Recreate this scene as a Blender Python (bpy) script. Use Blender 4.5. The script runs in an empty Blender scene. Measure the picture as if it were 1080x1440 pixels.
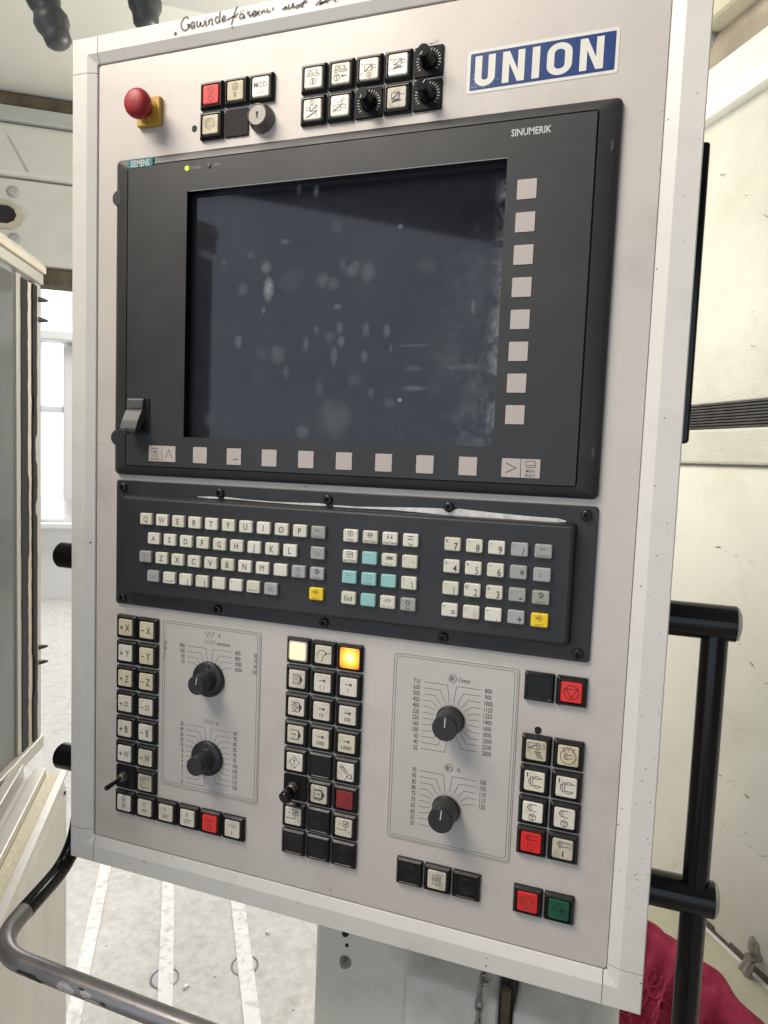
import bpy, math, random
from mathutils import Matrix, Vector
random.seed(7)
R = math.radians
scn = bpy.context.scene
col = scn.collection

# ------------------------------------------------------------------ camera, world, lights
# panel frame: x right, y into the panel, z up; metres.  Screen centre stands HC above the floor.
HC = 1.5
CAM = Vector((0.25591, -0.58651, HC - 0.13094))
RX = Vector((0.94485957, 0.32521462, 0.0384168))
RD = Vector((0.06172336, -0.06165027, -0.99618747))
RF = Vector((-0.32160632, 0.94362847, -0.07832419))
FPX = 958.3
cd = bpy.data.cameras.new('camera'); cam = bpy.data.objects.new('camera', cd); col.objects.link(cam)
m3 = Matrix((RX, -RD, -RF)).transposed()
cam.matrix_world = Matrix.Translation(CAM) @ m3.to_4x4()
cd.sensor_fit = 'HORIZONTAL'; cd.sensor_width = 36; cd.lens = 36 * FPX / 1080
cd.clip_start = 0.02; cd.clip_end = 200
scn.camera = cam

w = bpy.data.worlds.new('World'); scn.world = w; w.use_nodes = True
bg = w.node_tree.nodes['Background']; bg.inputs[0].default_value = (0.93, 0.96, 1.0, 1); bg.inputs[1].default_value = 0.15

def area(name, loc, target, size, power, color):
    l = bpy.data.lights.new(name, 'AREA'); l.shape = 'RECTANGLE'; l.size, l.size_y = size; l.energy = power; l.color = color
    o = bpy.data.objects.new(name, l); col.objects.link(o); o.location = loc
    o.rotation_euler = (Vector(target) - Vector(loc)).to_track_quat('-Z', 'Y').to_euler()
    return o
area('lamp_overhead', (-1.15, -1.35, 3.25), (0.0, 0.0, 1.30), (1.5, 1.2), 94, (1.0, 0.91, 0.80))
area('lamp_window', (-0.9, -3.4, 1.45), (0.0, 0.0, 1.40), (5.0, 3.0), 44, (0.76, 0.87, 1.0))
pl = bpy.data.lights.new('cabin_fill', 'POINT'); pl.energy = 15; pl.color = (1.0, 0.965, 0.89); pl.shadow_soft_size = 0.12  # added fill light, unseen behind the panel, brightens ceiling and side wall
po = bpy.data.objects.new('cabin_fill', pl); col.objects.link(po); po.location = (-0.25, 0.75, 1.76)
area('lamp_hall', (-2.6, 4.0, 4.2), (-2.0, 2.6, 0.0), (3, 3), 225, (1.0, 0.98, 0.95))

vs = scn.view_settings
vs.view_transform = 'Standard'; vs.look = 'None'; vs.exposure = 0.22; vs.gamma = 1.0; vs.use_curve_mapping = False
scn.render.engine = 'CYCLES'

# ------------------------------------------------------------------ rays: a pixel of the photo gives a direction
def ray(px, py): return RX * ((px - 540) / FPX) + RD * ((py - 720) / FPX) + RF
def on_y(px, py, ymm):
    d = ray(px, py); return CAM + d * ((ymm / 1000 - CAM.y) / d.y)
def pm(px, py, ymm):                    # panel millimetres (x, z) of a pixel at depth ymm
    p = on_y(px, py, ymm); return p.x * 1000, (p.z - HC) * 1000
U = Vector((-0.553, 0.833, 0)).normalized(); V = Vector((U.y, -U.x, 0))
def W(u, v, z): return Vector((CAM.x, CAM.y, 0)) + U * u + V * v + Vector((0, 0, z))
def on_v(px, py, v):
    d = ray(px, py); return CAM + d * (v / d.dot(V))
def on_u(px, py, u):
    d = ray(px, py); return CAM + d * (u / d.dot(U))
def on_z(px, py, z):
    d = ray(px, py); return CAM + d * ((z - CAM.z) / d.z)
def uvz(p):
    q = p - CAM; return q.dot(U), q.dot(V), p.z

# ------------------------------------------------------------------ materials
def nd(t, typ, **kw):
    n = t.nodes.new(typ)
    for k, v in kw.items(): setattr(n, k, v)
    return n
MATS = {}
def mat(name, c, rough=0.5, metal=0.0, var=0.0, vscale=20, bump=0.0, bscale=200, spots=None, emis=None, coat=0, spec=0.5, stretch=None, rvar=0.0, dirt=None, trans=0, orand=0.0):
    """spots=(colour, scale, threshold); dirt=(colour, scale, amount): stains with a shape of their own"""
    m = bpy.data.materials.new(name); m.use_nodes = True; t = m.node_tree; b = t.nodes['Principled BSDF']
    c = tuple(c) + (1,)
    b.inputs['Base Color'].default_value = c; b.inputs['Roughness'].default_value = rough; b.inputs['Metallic'].default_value = metal
    b.inputs['Coat Weight'].default_value = coat; b.inputs['Specular IOR Level'].default_value = spec
    b.inputs['Transmission Weight'].default_value = trans
    geo = nd(t, 'ShaderNodeNewGeometry'); pos = geo.outputs['Position']
    if stretch:
        mp = nd(t, 'ShaderNodeMapping'); mp.inputs['Scale'].default_value = stretch; t.links.new(pos, mp.inputs[0]); spos = mp.outputs[0]
    else: spos = pos
    cur = None
    if var:
        n = nd(t, 'ShaderNodeTexNoise'); n.inputs['Scale'].default_value = vscale; n.inputs['Detail'].default_value = 6; n.inputs['Roughness'].default_value = 0.6
        t.links.new(spos, n.inputs['Vector'])
        r = nd(t, 'ShaderNodeMapRange'); r.inputs[1].default_value = 0.3; r.inputs[2].default_value = 0.7; r.inputs[3].default_value = 1 - var; r.inputs[4].default_value = 1 + var
        t.links.new(n.outputs['Fac'], r.inputs[0])
        x = nd(t, 'ShaderNodeVectorMath', operation='SCALE'); x.inputs[0].default_value = c[:3]; t.links.new(r.outputs[0], x.inputs['Scale'])
        cur = x.outputs[0]
        if rvar:
            r2 = nd(t, 'ShaderNodeMapRange'); r2.inputs[1].default_value = 0.3; r2.inputs[2].default_value = 0.7; r2.inputs[3].default_value = max(rough - rvar, .02); r2.inputs[4].default_value = rough + rvar
            t.links.new(n.outputs['Fac'], r2.inputs[0]); t.links.new(r2.outputs[0], b.inputs['Roughness'])
    def over(colour, fac):
        nonlocal cur
        mx = nd(t, 'ShaderNodeMix', data_type='RGBA')
        if cur is not None: t.links.new(cur, mx.inputs[6])
        else: mx.inputs[6].default_value = c
        mx.inputs[7].default_value = tuple(colour) + (1,)
        t.links.new(fac, mx.inputs[0]); cur = mx.outputs[2]
    if dirt:
        dc, ds, da = dirt
        n = nd(t, 'ShaderNodeTexNoise'); n.inputs['Scale'].default_value = ds; n.inputs['Detail'].default_value = 8; n.inputs['Roughness'].default_value = 0.65
        t.links.new(pos, n.inputs['Vector'])
        r = nd(t, 'ShaderNodeMapRange'); r.inputs[1].default_value = 0.5; r.inputs[2].default_value = 0.78; r.inputs[4].default_value = da
        t.links.new(n.outputs['Fac'], r.inputs[0]); over(dc, r.outputs[0])
    if spots:
        sc_, ss, th = spots
        n = nd(t, 'ShaderNodeTexNoise'); n.inputs['Scale'].default_value = ss; n.inputs['Detail'].default_value = 2
        t.links.new(pos, n.inputs['Vector'])
        n2 = nd(t, 'ShaderNodeTexNoise'); n2.inputs['Scale'].default_value = ss * 0.13; n2.inputs['Detail'].default_value = 1
        t.links.new(pos, n2.inputs['Vector'])
        a = nd(t, 'ShaderNodeMath', operation='MULTIPLY_ADD'); t.links.new(n2.outputs['Fac'], a.inputs[0]); a.inputs[1].default_value = 0.35; t.links.new(n.outputs['Fac'], a.inputs[2])
        r = nd(t, 'ShaderNodeMapRange'); r.inputs[1].default_value = th + 0.175; r.inputs[2].default_value = th + 0.205
        t.links.new(a.outputs[0], r.inputs[0]); over(sc_, r.outputs[0])
    if orand and cur is not None:
        oi = nd(t, 'ShaderNodeObjectInfo'); mr = nd(t, 'ShaderNodeMapRange'); mr.inputs[3].default_value = 1 - orand; mr.inputs[4].default_value = 1 + orand * .4; t.links.new(oi.outputs['Random'], mr.inputs[0])
        x = nd(t, 'ShaderNodeVectorMath', operation='MULTIPLY'); t.links.new(cur, x.inputs[0]); cb = nd(t, 'ShaderNodeCombineXYZ')
        pw = nd(t, 'ShaderNodeMath', operation='POWER'); pw.inputs[1].default_value = 1.8; t.links.new(mr.outputs[0], pw.inputs[0])
        t.links.new(mr.outputs[0], cb.inputs[0]); t.links.new(mr.outputs[0], cb.inputs[1]); t.links.new(pw.outputs[0], cb.inputs[2]); t.links.new(cb.outputs[0], x.inputs[1]); cur = x.outputs[0]
    if cur is not None: t.links.new(cur, b.inputs['Base Color'])
    if bump:
        n = nd(t, 'ShaderNodeTexNoise'); n.inputs['Scale'].default_value = bscale; n.inputs['Detail'].default_value = 3; t.links.new(spos, n.inputs['Vector'])
        bp_ = nd(t, 'ShaderNodeBump'); bp_.inputs['Strength'].default_value = bump; bp_.inputs['Distance'].default_value = 0.002
        t.links.new(n.outputs['Fac'], bp_.inputs['Height']); t.links.new(bp_.outputs[0], b.inputs['Normal'])
    if emis:
        b.inputs['Emission Color'].default_value = tuple(emis[0]) + (1,); b.inputs['Emission Strength'].default_value = emis[1]
    MATS[name] = m
    return m
mat('sheet', (0.555, 0.515, 0.475), 0.42, 0.08, var=0.06, vscale=4, bump=0.05, bscale=900, dirt=((0.32, 0.29, 0.25), 10, 0.5), spots=((0.16, 0.15, 0.14), 160, 0.78), rvar=0.08)
mat('frame', (0.655, 0.635, 0.595), 0.40, var=0.03, vscale=6, bump=0.05, bscale=500, spots=((0.10, 0.09, 0.08), 260, 0.76), dirt=((0.42, 0.40, 0.36), 14, 0.35))
mat('backing', (0.012, 0.012, 0.012), 0.7)
mat('bezel', (0.021, 0.022, 0.0225), 0.48, var=0.10, vscale=14, bump=0.10, bscale=1600, dirt=((0.065, 0.065, 0.068), 11, 0.35), rvar=0.07)
mat('kbplate', (0.017, 0.017, 0.019), 0.47, var=0.12, vscale=12, bump=0.10, bscale=1500, dirt=((0.07, 0.07, 0.07), 13, 0.3), rvar=0.07)
mat('latch', (0.055, 0.056, 0.058), 0.42, var=0.2, vscale=60, dirt=((0.16, 0.16, 0.165), 45, 0.5), rvar=0.08)
mat('matteblack', (0.006, 0.006, 0.006), 0.6, spec=0.2, var=0.2, vscale=70, dirt=((0.025, 0.024, 0.022), 70, 0.35))
mat('groove', (0.004, 0.004, 0.004), 0.7)
mat('black', (0.010, 0.010, 0.011), 0.38, var=0.2, vscale=60, bump=0.05, bscale=1500, dirt=((0.05, 0.05, 0.05), 60, 0.35), rvar=0.08)
mat('blackgloss', (0.004, 0.004, 0.0045), 0.17, var=0.2, vscale=30, spec=0.35)
mat('knob', (0.016, 0.018, 0.020), 0.40, var=0.15, vscale=90, dirt=((0.07, 0.07, 0.07), 80, 0.35))
mat('rim', (0.006, 0.006, 0.006), 0.36, spec=0.35, var=0.2, vscale=70, dirt=((0.03, 0.029, 0.027), 70, 0.35), rvar=0.08)
mat('capwhite', (0.66, 0.62, 0.53), 0.35, var=0.07, vscale=60, dirt=((0.30, 0.24, 0.15), 90, 0.6), coat=0.2, orand=0.11)
mat('capdirty', (0.56, 0.52, 0.42), 0.35, var=0.08, vscale=70, dirt=((0.17, 0.14, 0.09), 75, 0.95), coat=0.2, orand=0.11)
mat('capyellow', (0.60, 0.53, 0.37), 0.35, var=0.08, vscale=70, dirt=((0.25, 0.19, 0.10), 60, 0.8), coat=0.2, orand=0.11)
mat('caplit', (0.75, 0.72, 0.66), 0.35, var=0.05, vscale=60, dirt=((0.42, 0.30, 0.14), 75, 0.95), emis=((1.0, 0.88, 0.70), 0.16), orand=0.11)
mat('capclean', (0.74, 0.70, 0.61), 0.35, var=0.04, vscale=60, dirt=((0.5, 0.42, 0.28), 90, 0.6), coat=0.2, orand=0.11)
mat('capglow', (0.8, 0.75, 0.5), 0.3, var=0.05, vscale=60, dirt=((0.5, 0.42, 0.2), 120, 0.7), emis=((1.0, 0.84, 0.45), 0.42))
def lamp_gradient():
    m = mat('caporange', (0.8, 0.25, 0.02), 0.3); t = m.node_tree; b_ = t.nodes['Principled BSDF']
    tc = nd(t, 'ShaderNodeTexCoord'); ln = nd(t, 'ShaderNodeVectorMath', operation='LENGTH'); mp = nd(t, 'ShaderNodeMapping'); mp.inputs['Scale'].default_value = (1, 0.0, 1); mp.inputs['Location'].default_value = (-.0006, 0, -.0008)
    t.links.new(tc.outputs['Object'], mp.inputs[0]); t.links.new(mp.outputs[0], ln.inputs[0])
    cr = nd(t, 'ShaderNodeValToRGB'); mr = nd(t, 'ShaderNodeMapRange'); mr.inputs[2].default_value = .0125; t.links.new(ln.outputs['Value'], mr.inputs[0]); t.links.new(mr.outputs[0], cr.inputs[0])
    e = cr.color_ramp.elements; e[0].position = .12; e[0].color = (1.0, .88, .55, 1); e[1].position = .95; e[1].color = (.62, .11, .002, 1); q = e.new(.5); q.color = (1.0, .55, .05, 1)
    t.links.new(cr.outputs[0], b_.inputs['Emission Color']); b_.inputs['Emission Strength'].default_value = 1.15
lamp_gradient()
mat('caprim', (0.55, 0.53, 0.46), 0.15, coat=0.5)
mat('capred', (0.60, 0.018, 0.014), 0.32, var=0.06, vscale=60, dirt=((0.35, 0.012, 0.010), 70, 0.5), coat=0.2, emis=((1.0, 0.02, 0.01), 0.06))
mat('capdarkred', (0.22, 0.012, 0.012), 0.3, var=0.2, vscale=60, dirt=((0.06, 0.008, 0.008), 90, 0.8), coat=0.2)
mat('capgreen', (0.010, 0.085, 0.045), 0.3, var=0.2, vscale=80, dirt=((0.005, 0.03, 0.018), 110, 0.9), coat=0.2)
mat('keywhite', (0.66, 0.64, 0.56), 0.42, var=0.03, vscale=60, dirt=((0.5, 0.47, 0.38), 60, 0.4), bump=0.05, bscale=1500, orand=0.11)
mat('keygrey', (0.34, 0.34, 0.335), 0.42, var=0.04, vscale=60, dirt=((0.26, 0.26, 0.25), 60, 0.4), bump=0.05, bscale=1500, orand=0.11)
mat('keycyan', (0.26, 0.50, 0.49), 0.42, var=0.04, vscale=60, dirt=((0.2, 0.36, 0.35), 60, 0.3), bump=0.05, bscale=1500)
mat('keyyellow', (0.80, 0.56, 0.012), 0.42, var=0.03, vscale=60, dirt=((0.6, 0.42, 0.02), 60, 0.4), bump=0.05, bscale=1500)
mat('ink', (0.045, 0.042, 0.04), 0.6)
mat('inkmid', (0.16, 0.15, 0.135), 0.6)
mat('inkfaint', (0.40, 0.385, 0.34), 0.6)
mat('inkred', (0.16, 0.006, 0.005), 0.6)
mat('inkgreen', (0.004, 0.03, 0.016), 0.5)
mat('inkteal', (0.17, 0.33, 0.33), 0.6)
mat('inkgrey', (0.20, 0.20, 0.195), 0.6)
mat('inkyel', (0.42, 0.28, 0.01), 0.6)
mat('inkyeldark', (0.14, 0.10, 0.01), 0.6)
mat('inkwhite', (0.55, 0.55, 0.54), 0.5)
mat('marker', (0.010, 0.010, 0.010), 0.45)
mat('softkey', (0.45, 0.40, 0.375), 0.5, var=0.04, vscale=50, dirt=((0.36, 0.31, 0.28), 50, 0.4))
mat('dialplate', (0.515, 0.49, 0.46), 0.40, 0.1, var=0.03, vscale=5, bump=0.03, bscale=1500)
mat('steel', (0.21, 0.195, 0.18), 0.5, 0.85, var=0.06, vscale=80)
mat('wornmetal', (0.62, 0.60, 0.57), 0.42, 0.25, var=0.22, vscale=120, dirt=((0.25, 0.24, 0.22), 40, 0.8))
mat('screw', (0.030, 0.030, 0.030), 0.28, 0.6)
mat('estopred', (0.33, 0.010, 0.016), 0.50, var=0.10, vscale=80, dirt=((0.22, 0.008, 0.012), 60, 0.4))
mat('estopyellow', (0.55, 0.33, 0.035), 0.45, var=0.12, vscale=70, dirt=((0.16, 0.10, 0.03), 90, 0.8))
mat('teal', (0.012, 0.155, 0.165), 0.45, var=0.1, vscale=80)
mat('led', (0.3, 0.6, 0.02), 0.4, emis=((0.55, 1.0, 0.04), 1.4))
mat('ledoff', (0.09, 0.09, 0.09), 0.4)
mat('sticker', (0.70, 0.69, 0.63), 0.42, var=0.03, vscale=40, dirt=((0.5, 0.45, 0.33), 40, 0.5))
mat('unionblue', (0.010, 0.040, 0.165), 0.35, var=0.12, vscale=30, dirt=((0.03, 0.10, 0.30), 40, 0.5))
mat('worn_blue', (0.22, 0.33, 0.50), 0.4, var=0.2, vscale=200)
mat('tube', (0.27, 0.258, 0.26), 0.36, 0.6, var=0.12, vscale=30, rvar=0.08, dirt=((0.12, 0.11, 0.11), 25, 0.5))
mat('chipdark', (0.018, 0.015, 0.015), 0.5)
mat('chiplight', (0.50, 0.48, 0.48), 0.4, 0.4, var=0.1, vscale=120)
# cabin
CREAM = (0.64, 0.632, 0.562)
mat('cream', CREAM, 0.42, var=0.05, vscale=4, bump=0.12, bscale=180, dirt=((0.40, 0.36, 0.25), 6, 0.35), spots=((0.25, 0.21, 0.14), 70, 0.84))
mat('creamrough', (0.46, 0.463, 0.40), 0.5, var=0.09, vscale=10, bump=0.5, bscale=260, dirt=((0.40, 0.40, 0.31), 12, 0.55))
mat('creamdirty', (0.52, 0.48, 0.36), 0.5, var=0.12, vscale=9, bump=0.3, bscale=120, dirt=((0.20, 0.16, 0.09), 9, 0.85))
mat('wallpale', (0.60, 0.57, 0.52), 0.45, var=0.05, vscale=5, bump=0.1, bscale=120, dirt=((0.42, 0.38, 0.32), 7, 0.5), spots=((0.25, 0.2, 0.15), 70, 0.84))
mat('ceilpaint', (0.72, 0.72, 0.66), 0.45, var=0.03, vscale=4, bump=0.08, bscale=120)
mat('beamgrey', (0.46, 0.46, 0.43), 0.45, var=0.06, vscale=6, dirt=((0.30, 0.29, 0.25), 9, 0.5))
mat('rust', (0.10, 0.075, 0.045), 0.7, var=0.4, vscale=30, bump=0.5, bscale=80)
mat('brownbeam', (0.235, 0.205, 0.155), 0.6, var=0.22, vscale=12, dirt=((0.45, 0.41, 0.31), 14, 0.6))
mat('rubber', (0.028, 0.027, 0.025), 0.6, var=0.3, vscale=40, dirt=((0.11, 0.10, 0.085), 30, 0.5))
mat('peel', (0.11, 0.085, 0.06), 0.7, var=0.3, vscale=80)
mat('ledge', (0.47, 0.45, 0.33), 0.5, var=0.08, vscale=9, bump=0.2, bscale=200, dirt=((0.25, 0.22, 0.13), 18, 0.5), spots=((0.11, 0.09, 0.05), 60, 0.80))
mat('pedestal', (0.80, 0.79, 0.73), 0.40, var=0.07, vscale=7, bump=0.25, bscale=70, dirt=((0.27, 0.255, 0.20), 10, 0.6), spots=((0.15, 0.14, 0.11), 130, 0.82))
mat('floorgrey', (0.56, 0.55, 0.525), 0.65, var=0.14, vscale=38, bump=0.8, bscale=70, dirt=((0.36, 0.33, 0.28), 12, 0.75), spots=((0.25, 0.22, 0.18), 120, 0.76))
mat('strip', (0.72, 0.72, 0.70), 0.45, var=0.08, vscale=30, dirt=((0.30, 0.28, 0.24), 38, 1.0))
mat('capsteel', (0.20, 0.20, 0.20), 0.4, 0.4, var=0.12, vscale=60)
mat('glassdoor', (0.15, 0.155, 0.155), 0.08, var=0.16, vscale=5, stretch=(1, 1, 0.35), spec=0.6)
mat('alu', (0.60, 0.58, 0.53), 0.35, 0.3, var=0.08, vscale=30, dirt=((0.33, 0.29, 0.2), 30, 0.5))
mat('tape', (0.58, 0.52, 0.38), 0.5, var=0.12, vscale=40, bump=0.8, bscale=120, dirt=((0.36, 0.27, 0.12), 40, 0.5))
mat('gasket', (0.012, 0.012, 0.012), 0.55)
mat('putty', (0.62, 0.56, 0.47), 0.6, var=0.08, vscale=40, bump=0.4, bscale=80)
mat('hallwhite', (0.80, 0.80, 0.79), 0.6, var=0.03, vscale=2)
mat('hallpane', (0.8, 0.85, 0.88), 0.3, emis=((0.93, 0.97, 1.0), 0.78))
mat('griprubber', (0.055, 0.060, 0.062), 0.42, var=0.15, vscale=50, dirt=((0.13, 0.13, 0.13), 40, 0.5))
mat('towel', (0.28, 0.012, 0.048), 0.9, var=0.16, vscale=90, bump=1.0, bscale=55)
mat('towelpat', (0.40, 0.035, 0.085), 0.9, var=0.1, vscale=60)
mat('zinc', (0.36, 0.35, 0.33), 0.4, 0.8, var=0.2, vscale=100)

def screen_material():
    m = mat('screenglass', (0.010, 0.0115, 0.016), 0.10, var=0.0, spec=0.5); t = m.node_tree; b = t.nodes['Principled BSDF']
    b.inputs['Coat Weight'].default_value = 0.0
    tc = nd(t, 'ShaderNodeNewGeometry'); sep = nd(t, 'ShaderNodeSeparateXYZ'); t.links.new(tc.outputs['Position'], sep.inputs[0])
    X, Z = sep.outputs[0], sep.outputs[2]
    def math_(op, a, b_=None, c=None):
        n = nd(t, 'ShaderNodeMath', operation=op)
        for i, v in enumerate((a, b_, c)):
            if v is None: continue
            if hasattr(v, 'links'): t.links.new(v, n.inputs[i])
            else: n.inputs[i].default_value = v
        return n.outputs[0]
    wob = nd(t, 'ShaderNodeTexNoise'); wob.inputs['Scale'].default_value = 70; wob.inputs['Detail'].default_value = 3; wob.inputs['Roughness'].default_value = 0.5; t.links.new(tc.outputs['Position'], wob.inputs['Vector'])
    wv = math_('MULTIPLY_ADD', wob.outputs['Fac'], 2.6, -1.2)
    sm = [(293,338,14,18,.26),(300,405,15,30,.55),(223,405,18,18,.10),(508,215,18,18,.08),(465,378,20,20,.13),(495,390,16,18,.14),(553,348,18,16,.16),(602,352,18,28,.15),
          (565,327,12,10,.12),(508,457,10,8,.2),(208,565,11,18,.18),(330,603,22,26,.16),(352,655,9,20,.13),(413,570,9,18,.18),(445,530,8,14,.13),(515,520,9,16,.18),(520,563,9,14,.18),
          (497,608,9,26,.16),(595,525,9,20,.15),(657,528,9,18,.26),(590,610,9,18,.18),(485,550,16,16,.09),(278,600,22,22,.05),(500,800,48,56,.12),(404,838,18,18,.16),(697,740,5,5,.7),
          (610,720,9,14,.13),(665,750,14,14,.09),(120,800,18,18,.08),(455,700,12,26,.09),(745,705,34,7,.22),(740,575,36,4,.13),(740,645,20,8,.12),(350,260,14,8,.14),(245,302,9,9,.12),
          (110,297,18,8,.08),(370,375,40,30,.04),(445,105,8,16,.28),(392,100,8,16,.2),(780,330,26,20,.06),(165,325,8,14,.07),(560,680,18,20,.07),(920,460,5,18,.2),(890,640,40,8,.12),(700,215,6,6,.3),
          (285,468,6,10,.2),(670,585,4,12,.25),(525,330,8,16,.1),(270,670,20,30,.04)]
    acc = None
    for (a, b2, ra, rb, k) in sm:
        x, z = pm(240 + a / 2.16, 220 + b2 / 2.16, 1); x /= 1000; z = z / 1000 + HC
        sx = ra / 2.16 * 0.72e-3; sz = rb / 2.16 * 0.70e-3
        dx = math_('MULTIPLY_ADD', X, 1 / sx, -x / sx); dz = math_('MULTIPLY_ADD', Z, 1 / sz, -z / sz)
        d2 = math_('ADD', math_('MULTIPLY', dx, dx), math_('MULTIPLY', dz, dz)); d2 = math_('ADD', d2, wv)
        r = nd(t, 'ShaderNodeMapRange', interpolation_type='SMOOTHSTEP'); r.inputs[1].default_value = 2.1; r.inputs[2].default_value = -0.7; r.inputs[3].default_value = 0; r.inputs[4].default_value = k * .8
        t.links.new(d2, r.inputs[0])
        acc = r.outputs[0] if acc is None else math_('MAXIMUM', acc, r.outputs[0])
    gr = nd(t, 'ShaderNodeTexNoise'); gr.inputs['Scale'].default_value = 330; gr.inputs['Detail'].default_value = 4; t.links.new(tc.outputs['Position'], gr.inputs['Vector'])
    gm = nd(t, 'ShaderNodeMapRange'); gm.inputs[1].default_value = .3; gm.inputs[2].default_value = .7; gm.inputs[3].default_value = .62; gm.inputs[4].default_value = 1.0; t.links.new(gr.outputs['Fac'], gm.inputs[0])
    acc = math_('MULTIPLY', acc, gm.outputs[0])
    # dragged finger streaks, mostly low on the glass
    mp = nd(t, 'ShaderNodeMapping'); mp.inputs['Rotation'].default_value = (0, R(24), 0); mp.inputs['Scale'].default_value = (26, 1, 90); t.links.new(tc.outputs['Position'], mp.inputs[0])
    sn_ = nd(t, 'ShaderNodeTexNoise'); sn_.inputs['Scale'].default_value = 1.0; sn_.inputs['Detail'].default_value = 6; sn_.inputs['Roughness'].default_value = .65; sn_.inputs['Distortion'].default_value = .6; t.links.new(mp.outputs[0], sn_.inputs['Vector'])
    sr = nd(t, 'ShaderNodeMapRange'); sr.inputs[1].default_value = .58; sr.inputs[2].default_value = .76; sr.inputs[4].default_value = .10; t.links.new(sn_.outputs['Fac'], sr.inputs[0])
    pn = nd(t, 'ShaderNodeTexNoise'); pn.inputs['Scale'].default_value = 22; pn.inputs['Detail'].default_value = 2; t.links.new(tc.outputs['Position'], pn.inputs['Vector'])
    pr = nd(t, 'ShaderNodeMapRange'); pr.inputs[1].default_value = .48; pr.inputs[2].default_value = .62; t.links.new(pn.outputs['Fac'], pr.inputs[0])
    lw_ = nd(t, 'ShaderNodeMapRange'); lw_.inputs[1].default_value = HC + .05; lw_.inputs[2].default_value = HC - .10; lw_.inputs[3].default_value = .12; t.links.new(Z, lw_.inputs[0])
    dust = nd(t, 'ShaderNodeTexVoronoi'); dust.inputs['Scale'].default_value = 260; t.links.new(tc.outputs['Position'], dust.inputs['Vector'])
    dr = nd(t, 'ShaderNodeMapRange'); dr.inputs[1].default_value = .10; dr.inputs[2].default_value = .05; dr.inputs[3].default_value = 0; dr.inputs[4].default_value = .12; t.links.new(dust.outputs['Distance'], dr.inputs[0])
    acc = math_('ADD', acc, math_('MULTIPLY', math_('MULTIPLY', sr.outputs[0], pr.outputs[0]), lw_.outputs[0]))
    acc = math_('ADD', acc, math_('MULTIPLY', dr.outputs[0], pr.outputs[0]))
    # wiping streaks near the right edge and the lower right corner
    n = nd(t, 'ShaderNodeTexNoise'); n.inputs['Scale'].default_value = 26; n.inputs['Detail'].default_value = 10; n.inputs['Roughness'].default_value = 0.68; n.inputs['Distortion'].default_value = 1.4; t.links.new(tc.outputs['Position'], n.inputs['Vector'])
    e = nd(t, 'ShaderNodeMapRange'); e.inputs[1].default_value = 0.085; e.inputs[2].default_value = 0.150; e.inputs[4].default_value = 0.13; t.links.new(X, e.inputs[0])
    low = nd(t, 'ShaderNodeMapRange'); low.inputs[1].default_value = HC + 0.09; low.inputs[2].default_value = HC - 0.11; low.inputs[3].default_value = 0.05; low.inputs[4].default_value = 1; t.links.new(Z, low.inputs[0])
    e2 = nd(t, 'ShaderNodeMapRange'); e2.inputs[1].default_value = 0.143; e2.inputs[2].default_value = 0.153; e2.inputs[4].default_value = 0.22; t.links.new(X, e2.inputs[0])
    sm2 = math_('ADD', math_('MULTIPLY', e.outputs[0], low.outputs[0]), e2.outputs[0])
    st = nd(t, 'ShaderNodeMapRange'); st.inputs[1].default_value = 0.45; st.inputs[2].default_value = 0.72; st.inputs[4].default_value = 1.6; t.links.new(n.outputs['Fac'], st.inputs[0])
    film = nd(t, 'ShaderNodeMapRange'); film.inputs[1].default_value = 0.35; film.inputs[2].default_value = 0.8; film.inputs[3].default_value = 0.004; film.inputs[4].default_value = 0.030
    n3 = nd(t, 'ShaderNodeTexNoise'); n3.inputs['Scale'].default_value = 13; n3.inputs['Detail'].default_value = 8; n3.inputs['Roughness'].default_value = 0.62; t.links.new(tc.outputs['Position'], n3.inputs['Vector']); t.links.new(n3.outputs['Fac'], film.inputs[0])
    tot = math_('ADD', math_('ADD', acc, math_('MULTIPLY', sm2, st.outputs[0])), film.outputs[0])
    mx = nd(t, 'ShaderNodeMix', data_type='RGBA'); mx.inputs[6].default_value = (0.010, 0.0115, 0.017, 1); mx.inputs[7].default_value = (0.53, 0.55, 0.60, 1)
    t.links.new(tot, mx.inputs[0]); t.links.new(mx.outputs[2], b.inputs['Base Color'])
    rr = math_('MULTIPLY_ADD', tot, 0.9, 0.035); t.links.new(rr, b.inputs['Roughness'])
screen_material()

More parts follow.
